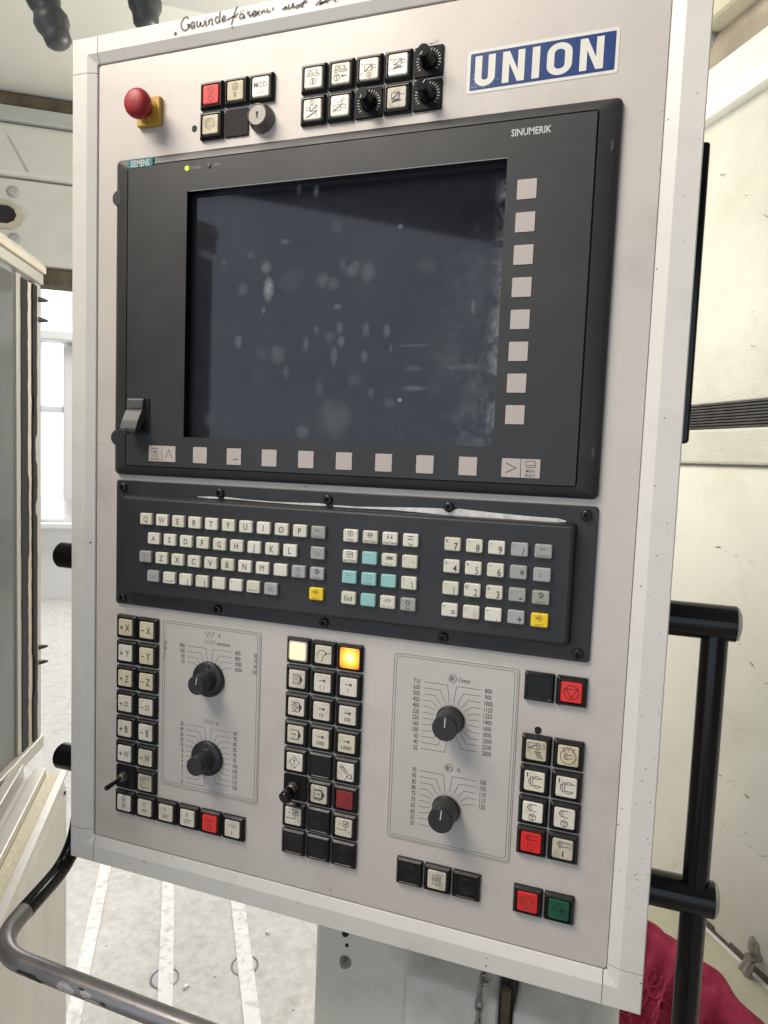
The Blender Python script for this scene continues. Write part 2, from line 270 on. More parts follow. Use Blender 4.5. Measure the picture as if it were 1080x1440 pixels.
# ------------------------------------------------------------------ mesh builder (panel units: millimetres)
IY = -5.26
class MB:
    def __init__(s, k=0.001): s.v = []; s.f = []; s.mi = []; s.mats = []; s.k = k; s.sm = []
    def m(s, name):
        if name not in s.mats: s.mats.append(name)
        return s.mats.index(name)
    def add(s, vs_, fs, mt, smooth=False):
        o = len(s.v); i = s.m(mt); s.v += [tuple(v) for v in vs_]
        for f in fs: s.f.append(tuple(o + a for a in f)); s.mi.append(i); s.sm.append(smooth)
    def box(s, x0, x1, y0, y1, z0, z1, mt):
        v = [(x, y, z) for x in (x0, x1) for y in (y0, y1) for z in (z0, z1)]
        s.add(v, [(0, 1, 3, 2), (4, 6, 7, 5), (0, 4, 5, 1), (2, 3, 7, 6), (0, 2, 6, 4), (1, 5, 7, 3)], mt)
    def loops(s, L, mt, cap0=False, cap1=True, smooth=False, closed=True):
        n = len(L[0]); vs_ = [p for l in L for p in l]; fs = []
        for a in range(len(L) - 1):
            for i in range(n if closed else n - 1):
                j = (i + 1) % n; fs.append((a * n + i, a * n + j, (a + 1) * n + j, (a + 1) * n + i))
        s.add(vs_, fs, mt, smooth)
        if cap0: s.add(L[0], [tuple(range(n))[::-1]], mt)
        if cap1: s.add(L[-1], [tuple(range(n))], mt)
    def rrect(s, x0, x1, z0, z1, r, y, seg=3):
        pts = []
        for cx, cz, a0 in ((x1 - r, z1 - r, 0), (x0 + r, z1 - r, 90), (x0 + r, z0 + r, 180), (x1 - r, z0 + r, 270)):
            for k in range(seg + 1):
                a = R(a0 + 90 * k / seg); pts.append((cx + r * math.cos(a), y, cz + r * math.sin(a)))
        return pts[::-1]
    def rbox(s, x0, x1, z0, z1, y0, y1, r, bev, mt, seg=3, smooth=False):
        L = [s.rrect(x0, x1, z0, z1, r, y0, seg), s.rrect(x0, x1, z0, z1, r, y1 + bev, seg),
             s.rrect(x0 + bev * .35, x1 - bev * .35, z0 + bev * .35, z1 - bev * .35, max(r - bev * .3, .05), y1 + bev * .35, seg),
             s.rrect(x0 + bev, x1 - bev, z0 + bev, z1 - bev, max(r - bev * .6, .05), y1, seg)]
        s.loops(L, mt, smooth=smooth)
    def lathe(s, cx, cz, prof, mt, seg=28, cap=True, smooth=True, lobes=0, amp=0, lobe_y=None):
        L = []
        for (r, y) in prof:
            ring = []
            for k in range(seg):
                a = -2 * math.pi * k / seg; rr = r
                if lobes and (lobe_y is None or lobe_y[0] <= y <= lobe_y[1]): rr = r * (1 + amp * math.cos(lobes * a))
                ring.append((cx + rr * math.cos(a), y, cz + rr * math.sin(a)))
            L.append(ring)
        s.loops(L, mt, cap1=cap, smooth=smooth)
    def tube(s, pts, r, mt, seg=12, cap=True, smooth=True):
        pts = [Vector(p) for p in pts]; L = []; up = None
        rs = r if isinstance(r, (list, tuple)) else [r] * len(pts)
        for i, p in enumerate(pts):
            d = (pts[min(i + 1, len(pts) - 1)] - pts[max(i - 1, 0)]).normalized()
            if up is None:
                up = Vector((0, 0, 1)) if abs(d.z) < .9 else Vector((1, 0, 0))
            a = d.cross(up).normalized(); up = a.cross(d).normalized()
            L.append([tuple(p + (a * math.cos(2 * math.pi * k / seg) + up * math.sin(2 * math.pi * k / seg)) * rs[i]) for k in range(seg)])
        s.loops(L, mt, cap0=cap, cap1=cap, smooth=smooth)
    def stroke(s, pts, wd, y, mt, close=False):
        if y == IY: wd *= 1.35
        pts = [Vector((p[0], p[1])) for p in pts]
        if close: pts = pts + [pts[0]]
        n = len(pts)
        if n < 2: return
        L = []; Rr = []
        for i, p in enumerate(pts):
            if close and i in (0, n - 1): d0 = (pts[-1] - pts[-2]); d1 = (pts[1] - pts[0])
            else:
                d0 = p - pts[i - 1] if i else pts[1] - p; d1 = pts[i + 1] - p if i < n - 1 else d0
            if d0.length < 1e-9: d0 = d1
            if d1.length < 1e-9: d1 = d0
            if d0.length < 1e-9: continue
            d0 = d0.normalized(); d1 = d1.normalized(); n0 = Vector((-d0.y, d0.x)); n1 = Vector((-d1.y, d1.x)); mm = n0 + n1
            if mm.length < .3: mm = n1
            mm.normalize(); q = wd / 2 / max(mm.dot(n1), .5)
            wl = q
            L.append(p + mm * wl); Rr.append(p - mm * wl)
        k = len(L)
        vs_ = [(q.x, y, q.y) for q in L] + [(q.x, y, q.y) for q in Rr]
        s.add(vs_, [(i, i + k, i + k + 1, i + 1) for i in range(k - 1)], mt)
    def poly(s, pts, y, mt): s.add([(p[0], y, p[1]) for p in pts], [tuple(range(len(pts)))], mt)
    def circ(s, cx, cz, r, wd, y, mt, a0=0, a1=360, seg=20):
        pts = [(cx + r * math.cos(R(a0 + (a1 - a0) * i / seg)), cz + r * math.sin(R(a0 + (a1 - a0) * i / seg))) for i in range(seg + 1)]
        if abs(a1 - a0) >= 360: s.stroke(pts[:-1], wd, y, mt, close=True)
        else: s.stroke(pts, wd, y, mt)
    def disc(s, cx, cz, r, y, mt, seg=18): s.poly([(cx + r * math.cos(-2 * math.pi * i / seg), cz + r * math.sin(-2 * math.pi * i / seg)) for i in range(seg)][::-1], y, mt)
    def text(s, str_, cx, cz, size, y, mt, sx=0.82, align='C', bold=0.012):
        vs_, fs = glyphs(str_, 0.0 if str_ in ('M', 'W') else bold)
        if not vs_: return
        x0 = min(v[0] for v in vs_); x1 = max(v[0] for v in vs_)
        off = {'C': (x0 + x1) / 2, 'L': x0, 'R': x1}[align]
        s.add([(cx + (v[0] - off) * size * sx, y, cz + (v[1] - 0.365) * size) for v in vs_], fs, mt)
    def mesh(s, name):
        me = bpy.data.meshes.new(name); k = s.k
        me.from_pydata([(a * k, b * k, c * k) for a, b, c in s.v], [], s.f)
        for n in s.mats: me.materials.append(MATS[n])
        me.polygons.foreach_set('material_index', s.mi); me.polygons.foreach_set('use_smooth', s.sm)
        me.update(); return me
    def obj(s, name, parent=None, loc=(0, 0, 0)):
        return link(name, s.mesh(name), parent, loc)
def link(name, me, parent=None, loc=(0, 0, 0)):
    o = bpy.data.objects.new(name, me); col.objects.link(o); o.location = loc
    if parent is not None: o.parent = parent
    return o
_gl = {}
def glyphs(st, bold):
    if (st, bold) in _gl: return _gl[(st, bold)]
    cu = bpy.data.curves.new('t', 'FONT'); cu.body = st; cu.resolution_u = 2; cu.offset = bold; cu.fill_mode = 'FRONT'
    o = bpy.data.objects.new('t', cu); col.objects.link(o)
    dg = bpy.context.evaluated_depsgraph_get(); dg.update(); ev = o.evaluated_get(dg); me = ev.to_mesh()
    r = ([tuple(v.co) for v in me.vertices], [tuple(p.vertices) for p in me.polygons])
    ev.to_mesh_clear(); bpy.data.objects.remove(o); bpy.data.curves.remove(cu)
    _gl[(st, bold)] = r; return r
def tag(o, label=None, cat=None, group=None, kind=None):
    if label: o['label'] = label
    if cat: o['category'] = cat
    if group: o['group'] = group
    if kind: o['kind'] = kind
    return o
def empty(name, loc):
    o = bpy.data.objects.new(name, None); col.objects.link(o); o.location = loc; o.empty_display_size = 0.05; return o

# ------------------------------------------------------------------ large structure: the cabin behind the panel (metres)
def wbox(u0, u1, v0, v1, z0, z1):
    vs_ = [tuple(W(u, v, z)) for u in (u0, u1) for v in (v0, v1) for z in (z0, z1)]
    return vs_, [(0, 1, 3, 2), (4, 6, 7, 5), (0, 4, 5, 1), (2, 3, 7, 6), (0, 2, 6, 4), (1, 5, 7, 3)]
def cab(name, boxes, parent=None, bevel=0.0):
    b = MB(1.0)
    for (u0, u1, v0, v1, z0, z1, mt) in boxes: b.add(*wbox(u0, u1, v0, v1, z0, z1), mt)
    o = b.obj(name, parent)
    if bevel:
        md = o.modifiers.new('bevel', 'BEVEL'); md.width = bevel; md.segments = 2; md.limit_method = 'ANGLE'
    return o

# floor
b = MB(1.0); b.add([(-14, -6, 0), (8, -6, 0), (8, 14, 0), (-14, 14, 0)], [(0, 1, 2, 3)], 'floorgrey')
floor = tag(b.obj('floor'), kind='structure')
for (a, c, wd) in (((148.7, 1218), (116, 1373), .036), ((237, 1242.6), (232, 1413.7), .037), ((334, 1269), (354.5, 1434), .040)):
    p = on_z(*a, 0); q = on_z(*c, 0); dd = (q - p).normalized(); nn = Vector((-dd.y, dd.x, 0)) * wd / 2
    p = p - dd * 1.6; q = q + dd * 1.0
    b = MB(1.0); N = 60; L = []
    for sgn in (-1, 1):
        for i in range(N + 1):
            j = random.uniform(-.004, .004); x = p.lerp(q, i / N) + nn * sgn * (1 + j * 7); L.append((x.x, x.y, .004))
    b.add(L, [(i + 1, i, i + N + 1, i + N + 2) for i in range(N)], 'strip')
    for f in list(b.f): pass
    b.add([(x[0], x[1], 0.0) for x in L], [], 'strip')
    b.obj('floor_strip', floor)
for (a, rr) in (((231.5, 1376), .037), ((344, 1358), .037)):
    c = on_z(*a, 0); b = MB(1.0)
    b.loops([[(c.x + r_ * math.cos(t_ * math.pi / 16), c.y + r_ * math.sin(t_ * math.pi / 16), h_) for t_ in range(32)] for r_, h_ in ((rr, 0), (rr, .0022), (rr * .9, .0032), (rr * .86, .0018))], 'capsteel')
    b.obj('round_cover', floor)
for i, a in enumerate(((376, 1313), (262, 1389), (302, 1373), (150, 1330), (412, 1420), (185, 1400))):
    c = on_z(*a, 0); b = MB(1.0); r0 = (.011, .012, .005, .005, .006, .005)[i]
    top = [(c.x + r0 * random.uniform(.5, 1.1) * math.cos(t_), c.y + r0 * random.uniform(.5, 1.1) * math.sin(t_), 0) for t_ in [k * .9 for k in range(7)]]
    b.loops([top, [(c.x + (x - c.x) * .6, c.y + (y - c.y) * .6, r0 * .6) for x, y, z in top]], 'strip')
    lb_ = ('largest pale chip, lying on the floor beside the pedestal', 'pale chip lying on the floor right beside a round cover', 'small pale speck of debris lying on open grey floor')[min(i, 2)]
    tag(b.obj('debris_chip'), lb_, 'debris', 'chips lying on the floor')

# ---- right wall of the cabin: bands along v = VR
VR = 0.90
def zr(px, py): return on_v(px, py, VR).z
z1, z2, z3, z4 = zr(1001, 47), zr(996, 102), zr(992, 155), zr(991, 178)
zs1, zs0, zl = zr(974, 570), zr(974, 605), zr(967, 652)
zb = zr(993, 1303)
wallR = empty('cabin_wall', W(0.9, VR, 0))
def wall_part(name, boxes, bevel=0):
    o = cab(name, boxes, None, bevel); o.parent = wallR; o.matrix_parent_inverse = Matrix.Translation(-wallR.location); return o
UN, UF = 0.15, 3.2
tag(wallR, 'cream painted cabin side wall with a ribbed black rubber strip, beside the control panel', 'wall')
wall_part('lower_panel', [(UN, UF, VR, VR + .05, zb, zl, 'cream')], .003)
wall_part('middle_rail', [(UN, UF, VR - .012, VR + .05, zl, zs0, 'creamrough')], .005)
rs = wall_part('rubber_strip', [(UN, UF, VR - .004, VR + .05, zs0, zs1, 'rubber')])
for i in range(9):
    h = (zs1 - zs0) / 9; wall_part('strip_rib', [(UN, UF, VR - .009, VR - .004, zs0 + h * (i + .2), zs0 + h * (i + .75), 'rubber')])
wall_part('upper_panel', [(UN, UF, VR + .004, VR + .06, zs1, z4, 'creamrough')], .003)
wall_part('ledge_moulding', [(UN, UF, VR - .018, VR + .06, z4, z3, 'ceilpaint')], .005)
wall_part('cove_board', [(UN, UF, VR - .006, VR + .06, z3 + .002, z2, 'cream')], .004)
wall_part('cornice_board', [(UN, UF, VR + .010, VR + .06, z2 + .002, z1, 'brownbeam')], .003)
wall_part('top_board', [(UN, UF, VR - .03, VR + .06, z1 + .003, z1 + .5, 'creamdirty')], .01)
# peeling joint at the wall foot
b = MB(1.0); u = .45
while u < 2.2:
    l = random.uniform(.02, .06); h = random.uniform(.004, .012)
    b.add(*wbox(u, u + l, VR - .0022, VR - .0002, zb + .002, zb + .004 + h), 'peel'); u += l
pl = b.obj('peeled_joint', wallR); pl.matrix_parent_inverse = Matrix.Translation(-wallR.location)
rn = random.Random(31)
for (a, c, k) in (((1018, 1160), (1072, 1199), 9), ((1036, 1168), (1052, 1182), 4), ((942, 1205), (947, 1218), 3), ((1020, 880), (1076, 960), 10), ((985, 760), (1070, 800), 7), ((1000, 635), (1076, 642), 8), ((1010, 240), (1075, 300), 5), ((1040, 330), (1060, 520), 5), ((1000, 1080), (1060, 1130), 5)):
    b = MB(1.0)
    for i in range(k):
        f = (i + rn.random()) / k; px = a[0] + (c[0] - a[0]) * f + rn.uniform(-4, 4); py = a[1] + (c[1] - a[1]) * f + rn.uniform(-6, 6); l = rn.uniform(2, 9); w_ = rn.uniform(.4, 1.3); sl_ = rn.uniform(-.2, .9)
        vv = VR - .0008 if not (605 < py < 652) else VR - .0128
        b.add([tuple(on_v(px, py, vv)), tuple(on_v(px + l, py + l * sl_, vv)), tuple(on_v(px + l * .8, py + l * sl_ + w_, vv)), tuple(on_v(px + l * .1, py + w_, vv))], [(0, 1, 2, 3)], rn.choice(('peel', 'creamdirty', 'creamdirty')))
    o = b.obj('scuff_mark', wallR); o.matrix_parent_inverse = Matrix.Translation(-wallR.location)
ledge = tag(empty('wall_ledge', W(1.0, VR - .1, zb - .04)), 'greenish beige ledge along the foot of the cabin side wall', 'ledge')
def ledge_part(name, boxes, bevel=0):
    o = cab(name, boxes, None, bevel); o.parent = ledge; o.matrix_parent_inverse = Matrix.Translation(-ledge.location); return o
VL = VR - .103
ledge_part('ledge_top', [(UN, UF, VL, VR, zb - .03, zb, 'ledge')])
ledge_part('ledge_rim', [(UN, UF, VL - .014, VL - .001, zb - .05, zb + .004, 'ceilpaint')], .002)
ledge_part('ledge_front', [(UN, UF, VL + .02, VR - .002, 0.0, zb - .031, 'cream')])
ledge_part('wall_skirt', [(UN, UF, VR - .010, VR - .0003, zb + .0006, zb + .0016, 'ceilpaint')])
# wing nut on the wall
p = on_v(1067, 1345, VR); wn = tag(empty('wing_nut', p), 'grey steel wing nut on a stud in the cream cabin wall', 'wing nut')
b = MB(1.0)
def wn_pt(a, h, out): return tuple(V * -out + U * -a + Vector((0, 0, h)))
b.tube([wn_pt(0, 0, 0), wn_pt(0, 0, .022)], .0085, 'zinc', 10); b.obj('hub', wn)
for sg in (1, -1):
    b = MB(1.0); L = []
    for k in range(5):
        f = k / 4; cx = sg * (.004 + .024 * f); ww = .006 + .009 * math.sin(f * 2.6); hz = .018 * sg * f
        L.append([wn_pt(cx * .35 + ww * math.cos(t_) * .9, hz + cx * .75 + ww * math.sin(t_) * .45, .012 + .010 * f + .003 * math.sin(t_ * 2)) for t_ in [i * math.pi / 5 for i in range(10)]])
    b.loops(L, 'zinc', cap0=True, cap1=True, smooth=True); b.obj('wing', wn)

# ---- left low wall with sill and a framed window standing on it
pe = CAM + ray(97, 1200) * 1.50; uE, vE, _ = uvz(pe)
zs = (CAM + ray(92, 1076) * 1.49).z
lw = tag(empty('low_wall', W(uE - .5, vE - .05, 0)), 'cream painted low wall with a taped metal sill below the framed window', 'wall')
def lw_part(name, boxes, bevel=0):
    o = cab(name, boxes, None, bevel); o.parent = lw; o.matrix_parent_inverse = Matrix.Translation(-lw.location); return o
lw_part('wall_face', [(-.6, uE, vE - .16, vE, 0, zs - .004, 'wallpale')], .03)
lw_part('sill_edge', [(-.6, uE - .02, vE - .012, vE + .002, zs - .002, zs + .006, 'alu')])
lw_part('sill_tape', [(-.6, uE - .03, vE - .036, vE - .013, zs - .002, zs + .004, 'tape')])
lw_part('sill_rail', [(-.6, uE - .04, vE - .060, vE - .037, zs - .002, zs + .020, 'alu')], .002)
lw_part('sill_rail', [(-.6, uE - .04, vE - .100, vE - .080, zs - .002, zs + .030, 'alu')], .002)
b = MB(1.0); c = W(uE - .06, vE + .001, zs - .03); b.tube([c, c + V * .003], .004, 'chipdark', 8); o = b.obj('rivet', lw); o.matrix_parent_inverse = Matrix.Translation(-lw.location)

# window leaf, slightly ajar: plane through its far vertical edge
gp = CAM + ray(55, 700) * 1.52
WD = Vector((-0.434, 0.91, 0)).normalized(); WN = Vector((WD.y, -WD.x, 0))        # WN to the right
zt = (CAM + ray(52, 392) * 1.52).z; zbm = (CAM + ray(60, 1062) * 1.52).z
zbm = max(zbm, zs + .006)
win = tag(empty('window_leaf', (gp.x, gp.y, zbm)), 'grey glazed window leaf with torn black gasket standing on the low wall', 'window')
def wl(name, boxes, bevel=0):
    b = MB(1.0)
    for (s0, s1, n0, n1, za, zc, mt) in boxes:
        vs_ = [tuple(WD * s + WN * n + Vector((0, 0, z - zbm))) for s in (s0, s1) for n in (n0, n1) for z in (za, zc)]
        b.add(vs_, [(0, 1, 3, 2), (4, 6, 7, 5), (0, 4, 5, 1), (2, 3, 7, 6), (0, 2, 6, 4), (1, 5, 7, 3)], mt)
    o = b.obj(name, win)
    if bevel:
        md = o.modifiers.new('bevel', 'BEVEL'); md.width = bevel; md.segments = 2; md.limit_method = 'ANGLE'
    return o
wl('pane', [(-1.2, -.10, -.010, -.004, zbm + .03, zt - .03, 'glassdoor')])
wl('top_rail', [(-1.2, 0, -.03, .010, zt - .022, zt, 'alu'), (-1.2, 0, -.022, .016, zt + .001, zt + .016, 'putty'), (-1.2, .004, -.03, .006, zt + .017, zt + .028, 'alu')], .002)
wl('bottom_rail', [(-1.2, 0, -.03, .010, zbm, zbm + .028, 'alu')], .002)
wl('edge_stile', [(-.030, 0, -.03, .004, zbm + .029, zt - .023, 'alu')], .002)
wl('inner_stile', [(-.118, -.094, -.011, .001, zbm + .03, zt - .024, 'alu')], .002)
b = MB(1.0)          # torn black gasket: uneven strips
def strip(s_c, n, wfun, mt, N=70):
    vs_ = []
    for i in range(N + 1):
        z = zbm + .03 - zbm + (zt - .03 - zbm - .03) * i / N; a, c2 = wfun(i / N)
        for s_ in (a, c2): vs_.append(tuple(WD * s_ + WN * n + Vector((0, 0, z))))
        for s_ in (a, c2): vs_.append(tuple(WD * s_ + WN * (n - .006) + Vector((0, 0, z))))
    fs = []
    for i in range(N):
        o_ = i * 4; p_ = o_ + 4
        fs += [(o_, o_ + 1, p_ + 1, p_), (o_ + 1, o_ + 3, p_ + 3, p_ + 1), (o_ + 2, o_, p_, p_ + 2)]
    b.add(vs_, fs, mt)
rnd = random.Random(3); jit = [rnd.uniform(-1, 1) for _ in range(200)]
def g1(f): i = int(f * 70); return (-.100 - .001 * jit[i // 3], -.068 + .0015 * jit[i] + (.005 if .42 < f < .60 else 0))
def g2(f): i = int(f * 70); return (-.047 + .0012 * jit[i + 40] + (.006 if 0.10 < f < 0.2 or .72 < f < .77 else 0), -.026 + .0015 * jit[i // 2 + 90] - (.008 if .62 < f < .68 or .5 < f < .53 else 0))
strip(0, .003, g1, 'gasket'); strip(0, .006, g2, 'gasket'); b.obj('gasket', win)
b = MB(1.0)
def g3(f): i = int(f * 70); return (-.070 + .001 * jit[i // 2 + 20], -.046 + .001 * jit[i // 2 + 60])
strip(0, .0015, g3, 'putty'); b.obj('sealing_strip', win)
for z in (zt - .055, zt - .098, zbm + .20, zbm + .235):
    b = MB(1.0); p = Vector((0, 0, z - zbm)); b.tube([p + WD * -.012 + WN * .002, p + WD * -.004 + WN * .012, p + WD * .0 + WN * .019], [.006, .0045, .002], 'chipdark', 8); b.obj('hinge_pin', win)

# ---- header over the cabin's far opening (runs across, at depth UH) and ceiling
UH = 2.05
def zh(px, py): return on_u(px, py, UH).z
h0, h1, h2, h3, h4, h5 = zh(60, 139), zh(60, 154), zh(60, 178), zh(60, 253), zh(60, 372), zh(60, 396)
hdr = tag(empty('cabin_header', W(UH, -.4, h5)), 'cream painted steel header over the far cabin opening, with bolts and a rusty lower edge', 'header beam')
def hd(name, boxes, bevel=0):
    o = cab(name, boxes, None, bevel); o.parent = hdr; o.matrix_parent_inverse = Matrix.Translation(-hdr.location); return o
VA, VB = -1.5, 1.4
hd('joint_gap', [(UH + .004, UH + .10, VA, VB, h1 - .01, h0 + .004, 'rust')])
hd('top_flange', [(UH - .01, UH + .10, VA, VB, h2 + .002, h1 - .004, 'beamgrey')], .004)
hd('beam', [(UH, UH + .10, VA, VB, h3 + .003, h2, 'cream')], .01)
hd('bolted_plate', [(UH + .012, UH + .10, VA, VB, h4, h3 - .002, 'cream')], .004)
hd('lower_edge', [(UH + .03, UH + .10, VA, VB, h5, h4 - .002, 'rust')], .003)
for (px, py, r) in ((18.5, 270, .015), (20.5, 336, .015)):
    p = on_u(px, py, UH + .012); b = MB(1.0); b.tube([p, p - U * .003, p - U * .006], [r, r, r * .55], 'beamgrey', 14); o = b.obj('bolt', hdr); o.matrix_parent_inverse = Matrix.Translation(-hdr.location)
p = on_u(6, 302, UH + .012); b = MB(1.0)
ring = lambda r, out: [tuple(p - U * out + V * (r * 1.25 * math.cos(t_)) + Vector((0, 0, r * math.sin(t_)))) for t_ in [-2 * math.pi * i / 10 for i in range(10)]]
b.loops([ring(.040, 0), ring(.038, .010), ring(.026, .012), ring(.024, .004)], 'creamdirty', cap1=False); b.loops([ring(.024, .005), ring(.001, .005)], 'chipdark')
o = b.obj('cable_gland', hdr); o.matrix_parent_inverse = Matrix.Translation(-hdr.location)
b = MB(1.0)
L = [on_u(9, 190, UH - .0015), on_u(38, 242, UH - .0015), on_u(40, 240, UH - .0015), on_u(11, 189, UH - .0015)]
b.add(L, [(0, 1, 2, 3)], 'creamdirty'); o = b.obj('scratch', hdr); o.matrix_parent_inverse = Matrix.Translation(-hdr.location)

zc = h0 + .012
b = MB(1.0); b.add(*wbox(1.20, UH + .10, VA, VB, zc, zc + .05), 'ceilpaint'); ceil = tag(b.obj('ceiling'), kind='structure')
# grey beam under the ceiling, running across
p = on_z(181, 0, zc - .12); q = on_z(280, 16, zc - .12); uB, vB_, _ = uvz(p)
u2, v2, _ = uvz(q)
ob = cab('ceiling_beam', [(uB - .22, uB, VA, VB, zc - .12, zc - .002, 'beamgrey')], None, .006)
tag(ob, 'grey painted beam under the cabin ceiling above the control panel', 'beam')

def grip(px, py, px2, py2, u, label):
    a = on_u(px, py, u); c = on_u(px2, py2, u); d = a - c; Lh = d.length
    top = a + Vector((0, 0, zc - a.z)) * 1.0
    root = tag(empty('hanging_grip', a), label, 'grip')
    b = MB(1.0); prof = [(0, .013), (.06, .020), (.14, .0245), (.24, .023), (.33, .0195), (.42, .022), (.52, .0255), (.62, .0245), (.72, .020), (.80, .0195), (.90, .019), (.97, .013), (1, .004)]
    b.tube([-(d * f) for f, r in prof], [r * 1.12 for f, r in prof], 'griprubber', 16); b.obj('grip_body', root)
    b = MB(1.0); b.tube([Vector((0, 0, 0)), d * .10, Vector((0, 0, zc - a.z))], .008, 'griprubber', 10); b.obj('cord', root)
grip(56, -14, 86, 68, 1.30, 'dark grey rubber grip hanging under the ceiling, whole body hanging clear of the control panel')
grip(201, -40, 206, 42, 1.30, 'dark grey rubber grip hanging just behind the top edge of the control panel')

# ---- bright hall beyond the opening
HU = 6.5
hall = tag(empty('hall_wall', W(HU, -2.2, 0)), 'bright white hall wall with large pale windows seen past the window leaf', 'wall')
def hp(name, boxes, bevel=0):
    o = cab(name, boxes, None, bevel); o.parent = hall; o.matrix_parent_inverse = Matrix.Translation(-hall.location); return o
def hv(px, py): q = on_u(px, py, HU); return uvz(q)[1:]
hp('wall', [(HU + .05, HU + .15, -6, 3, 0, 6, 'hallwhite')])
v0 = hv(58, 600)[0]; v1 = hv(88, 600)[0]
zz = [hv(75, y)[1] for y in (405, 470, 482, 575, 730, 738)]
for k in range(-3, 3):
    dv = k * (v1 - v0 + .14)
    hp('window_pane', [(HU + .02, HU + .045, v0 + dv, v1 + dv, zz[3] + .03, zz[2], 'hallpane')]); hp('window_pane', [(HU + .02, HU + .045, v0 + dv, v1 + dv, zz[4], zz[3] - .03, 'hallpane')])
    hp('window_pane', [(HU + .02, HU + .045, v0 + dv, v1 + dv, zz[1] + .05, zz[0] + .3, 'hallpane')])
    hp('mullion', [(HU - .03, HU + .048, v1 + dv + .01, v1 + dv + .13, .9, zz[1] - .1, 'hallwhite')], .01)
    hp('transom', [(HU - .01, HU + .047, v0 + dv, v1 + dv, zz[3] - .025, zz[3] + .025, 'hallwhite')], .01)
hp('window_sill', [(HU - .08, HU + .049, -6, 3, zz[5] - .03, zz[5] + .02, 'hallwhite')], .01)
hp('crane_rail', [(HU - .12, HU + .049, -6, 3, zz[2] + .01, zz[1] + .02, 'hallwhite')], .01)

# ---- lintel behind the camera (reflected as the dark band on the screen)
lp, lq = Vector((-0.20, -2.00, 0)), Vector((-0.93, -1.34, 0)); ld = (lq - lp).normalized(); ln_ = Vector((ld.y, -ld.x, 0))
b = MB(1.0); A = lp - ld * 1.6; B_ = lq + ld * 1.0
vs_ = [tuple(q + ln_ * o_ + Vector((0, 0, z))) for q in (A, B_) for o_ in (-.08, .08) for z in (HC + .70, HC + 1.10)]
b.add(vs_, [(0, 1, 3, 2), (4, 6, 7, 5), (0, 4, 5, 1), (2, 3, 7, 6), (0, 2, 6, 4), (1, 5, 7, 3)], 'rubber')
tag(b.obj('cabin_lintel'), 'dark lintel over the cabin entrance, mirrored as the dark band on the screen', 'lintel')

# ------------------------------------------------------------------ pedestal under the panel
YP = 0.16
pa = on_y(437, 1370, YP * 1000); pb = on_y(872, 1430, YP * 1000)
ped = tag(empty('pedestal', ((pa.x + pb.x) / 2, YP + .2, 0)), 'grey cream painted cast pedestal with a bolt, chain and dark slot, below the control panel', 'pedestal')
def pd(b, name, bevel=0):
    o = b.obj(name, ped); o.matrix_parent_inverse = Matrix.Translation(-ped.location)
    if bevel:
        md = o.modifiers.new('bevel', 'BEVEL'); md.width = bevel; md.segments = 3; md.limit_method = 'ANGLE'
    return o
b = MB(1.0); b.box(pa.x, pb.x, YP, YP + .40, 0, HC - .53, 'pedestal'); pd(b, 'casting', .02)
la = on_y(548, 1366, YP * 1000 - 50); lb = on_y(702, 1395, YP * 1000 - 50); lc = on_y(722, 1395, YP * 1000 - 50); le = on_y(935, 1412, YP * 1000 - 50)
b = MB(1.0); b.add([(la.x, YP + .01, la.z + .02), (la.x + .02, YP - .050, la.z), (la.x + .02, YP - .050, 0), (la.x, YP + .01, 0),
                    (lb.x, YP + .01, la.z + .02), (lb.x, YP - .050, la.z), (lb.x, YP - .050, 0), (lb.x, YP + .01, 0)],
                   [(0, 1, 5, 4), (0, 3, 2, 1), (1, 2, 6, 5), (4, 5, 6, 7)], 'pedestal'); pd(b, 'cover_plate', .006)
b = MB(1.0); b.box(lb.x, lc.x, YP - .042, YP - .0004, 0, lb.z + .012, 'chipdark'); b.tube([((lb.x + lc.x) / 2, YP - .049, 0), ((lb.x + lc.x) / 2, YP - .049, lb.z + .005)], .005, 'rust', 8); pd(b, 'slot_bar')
b = MB(1.0); b.add([(lc.x, YP + .01, la.z + .012), (lc.x, YP - .050, la.z - .006), (lc.x, YP - .050, 0), (lc.x, YP + .01, 0),
                    (pb.x - .002, YP + .01, la.z + .012), (pb.x - .002, YP - .050, la.z - .006), (pb.x - .002, YP - .050, 0), (pb.x - .002, YP + .01, 0)],
                   [(0, 1, 5, 4), (0, 3, 2, 1), (1, 2, 6, 5), (4, 5, 6, 7)], 'pedestal'); pd(b, 'cover_plate', .006)
for (px, py, r, mt) in ((486, 1352, .0058, 'zinc'), (486, 1312, .0034, 'chipdark'), (488, 1329, .0018, 'chipdark')):
    p = on_y(px, py, YP * 1000); b = MB(1.0)
    b.lathe(p.x, p.z, [(r * 1.35, YP), (r * 1.35, YP - r * .25), (r, YP - r * .3), (r, YP - r * 1.0), (r * .55, YP - r * 1.5)], mt, 12); pd(b, 'bolt')
pc = on_y(682, 1378, YP * 1000 - 55)
b = MB(1.0); b.lathe(pc.x, pc.z, [(.0065, YP - .050), (.0065, YP - .056), (.004, YP - .056), (.0035, YP - .052)], 'zinc', 16); pd(b, 'chain_eye')
for i in range(9):
    b = MB(1.0); cz = pc.z - .012 - i * .0135; pts = []
    for t_ in range(13):
        a = t_ * 2 * math.pi / 12; dx = .0034 * math.cos(a); dz = .009 * math.sin(a)
        pts.append((pc.x - .004 + (dx if i % 2 else dx * .3), YP - .060 + (0 if i % 2 else dx), cz + dz))
    b.tube(pts, .0016, 'zinc', 6, cap=False); pd(b, 'chain_link')

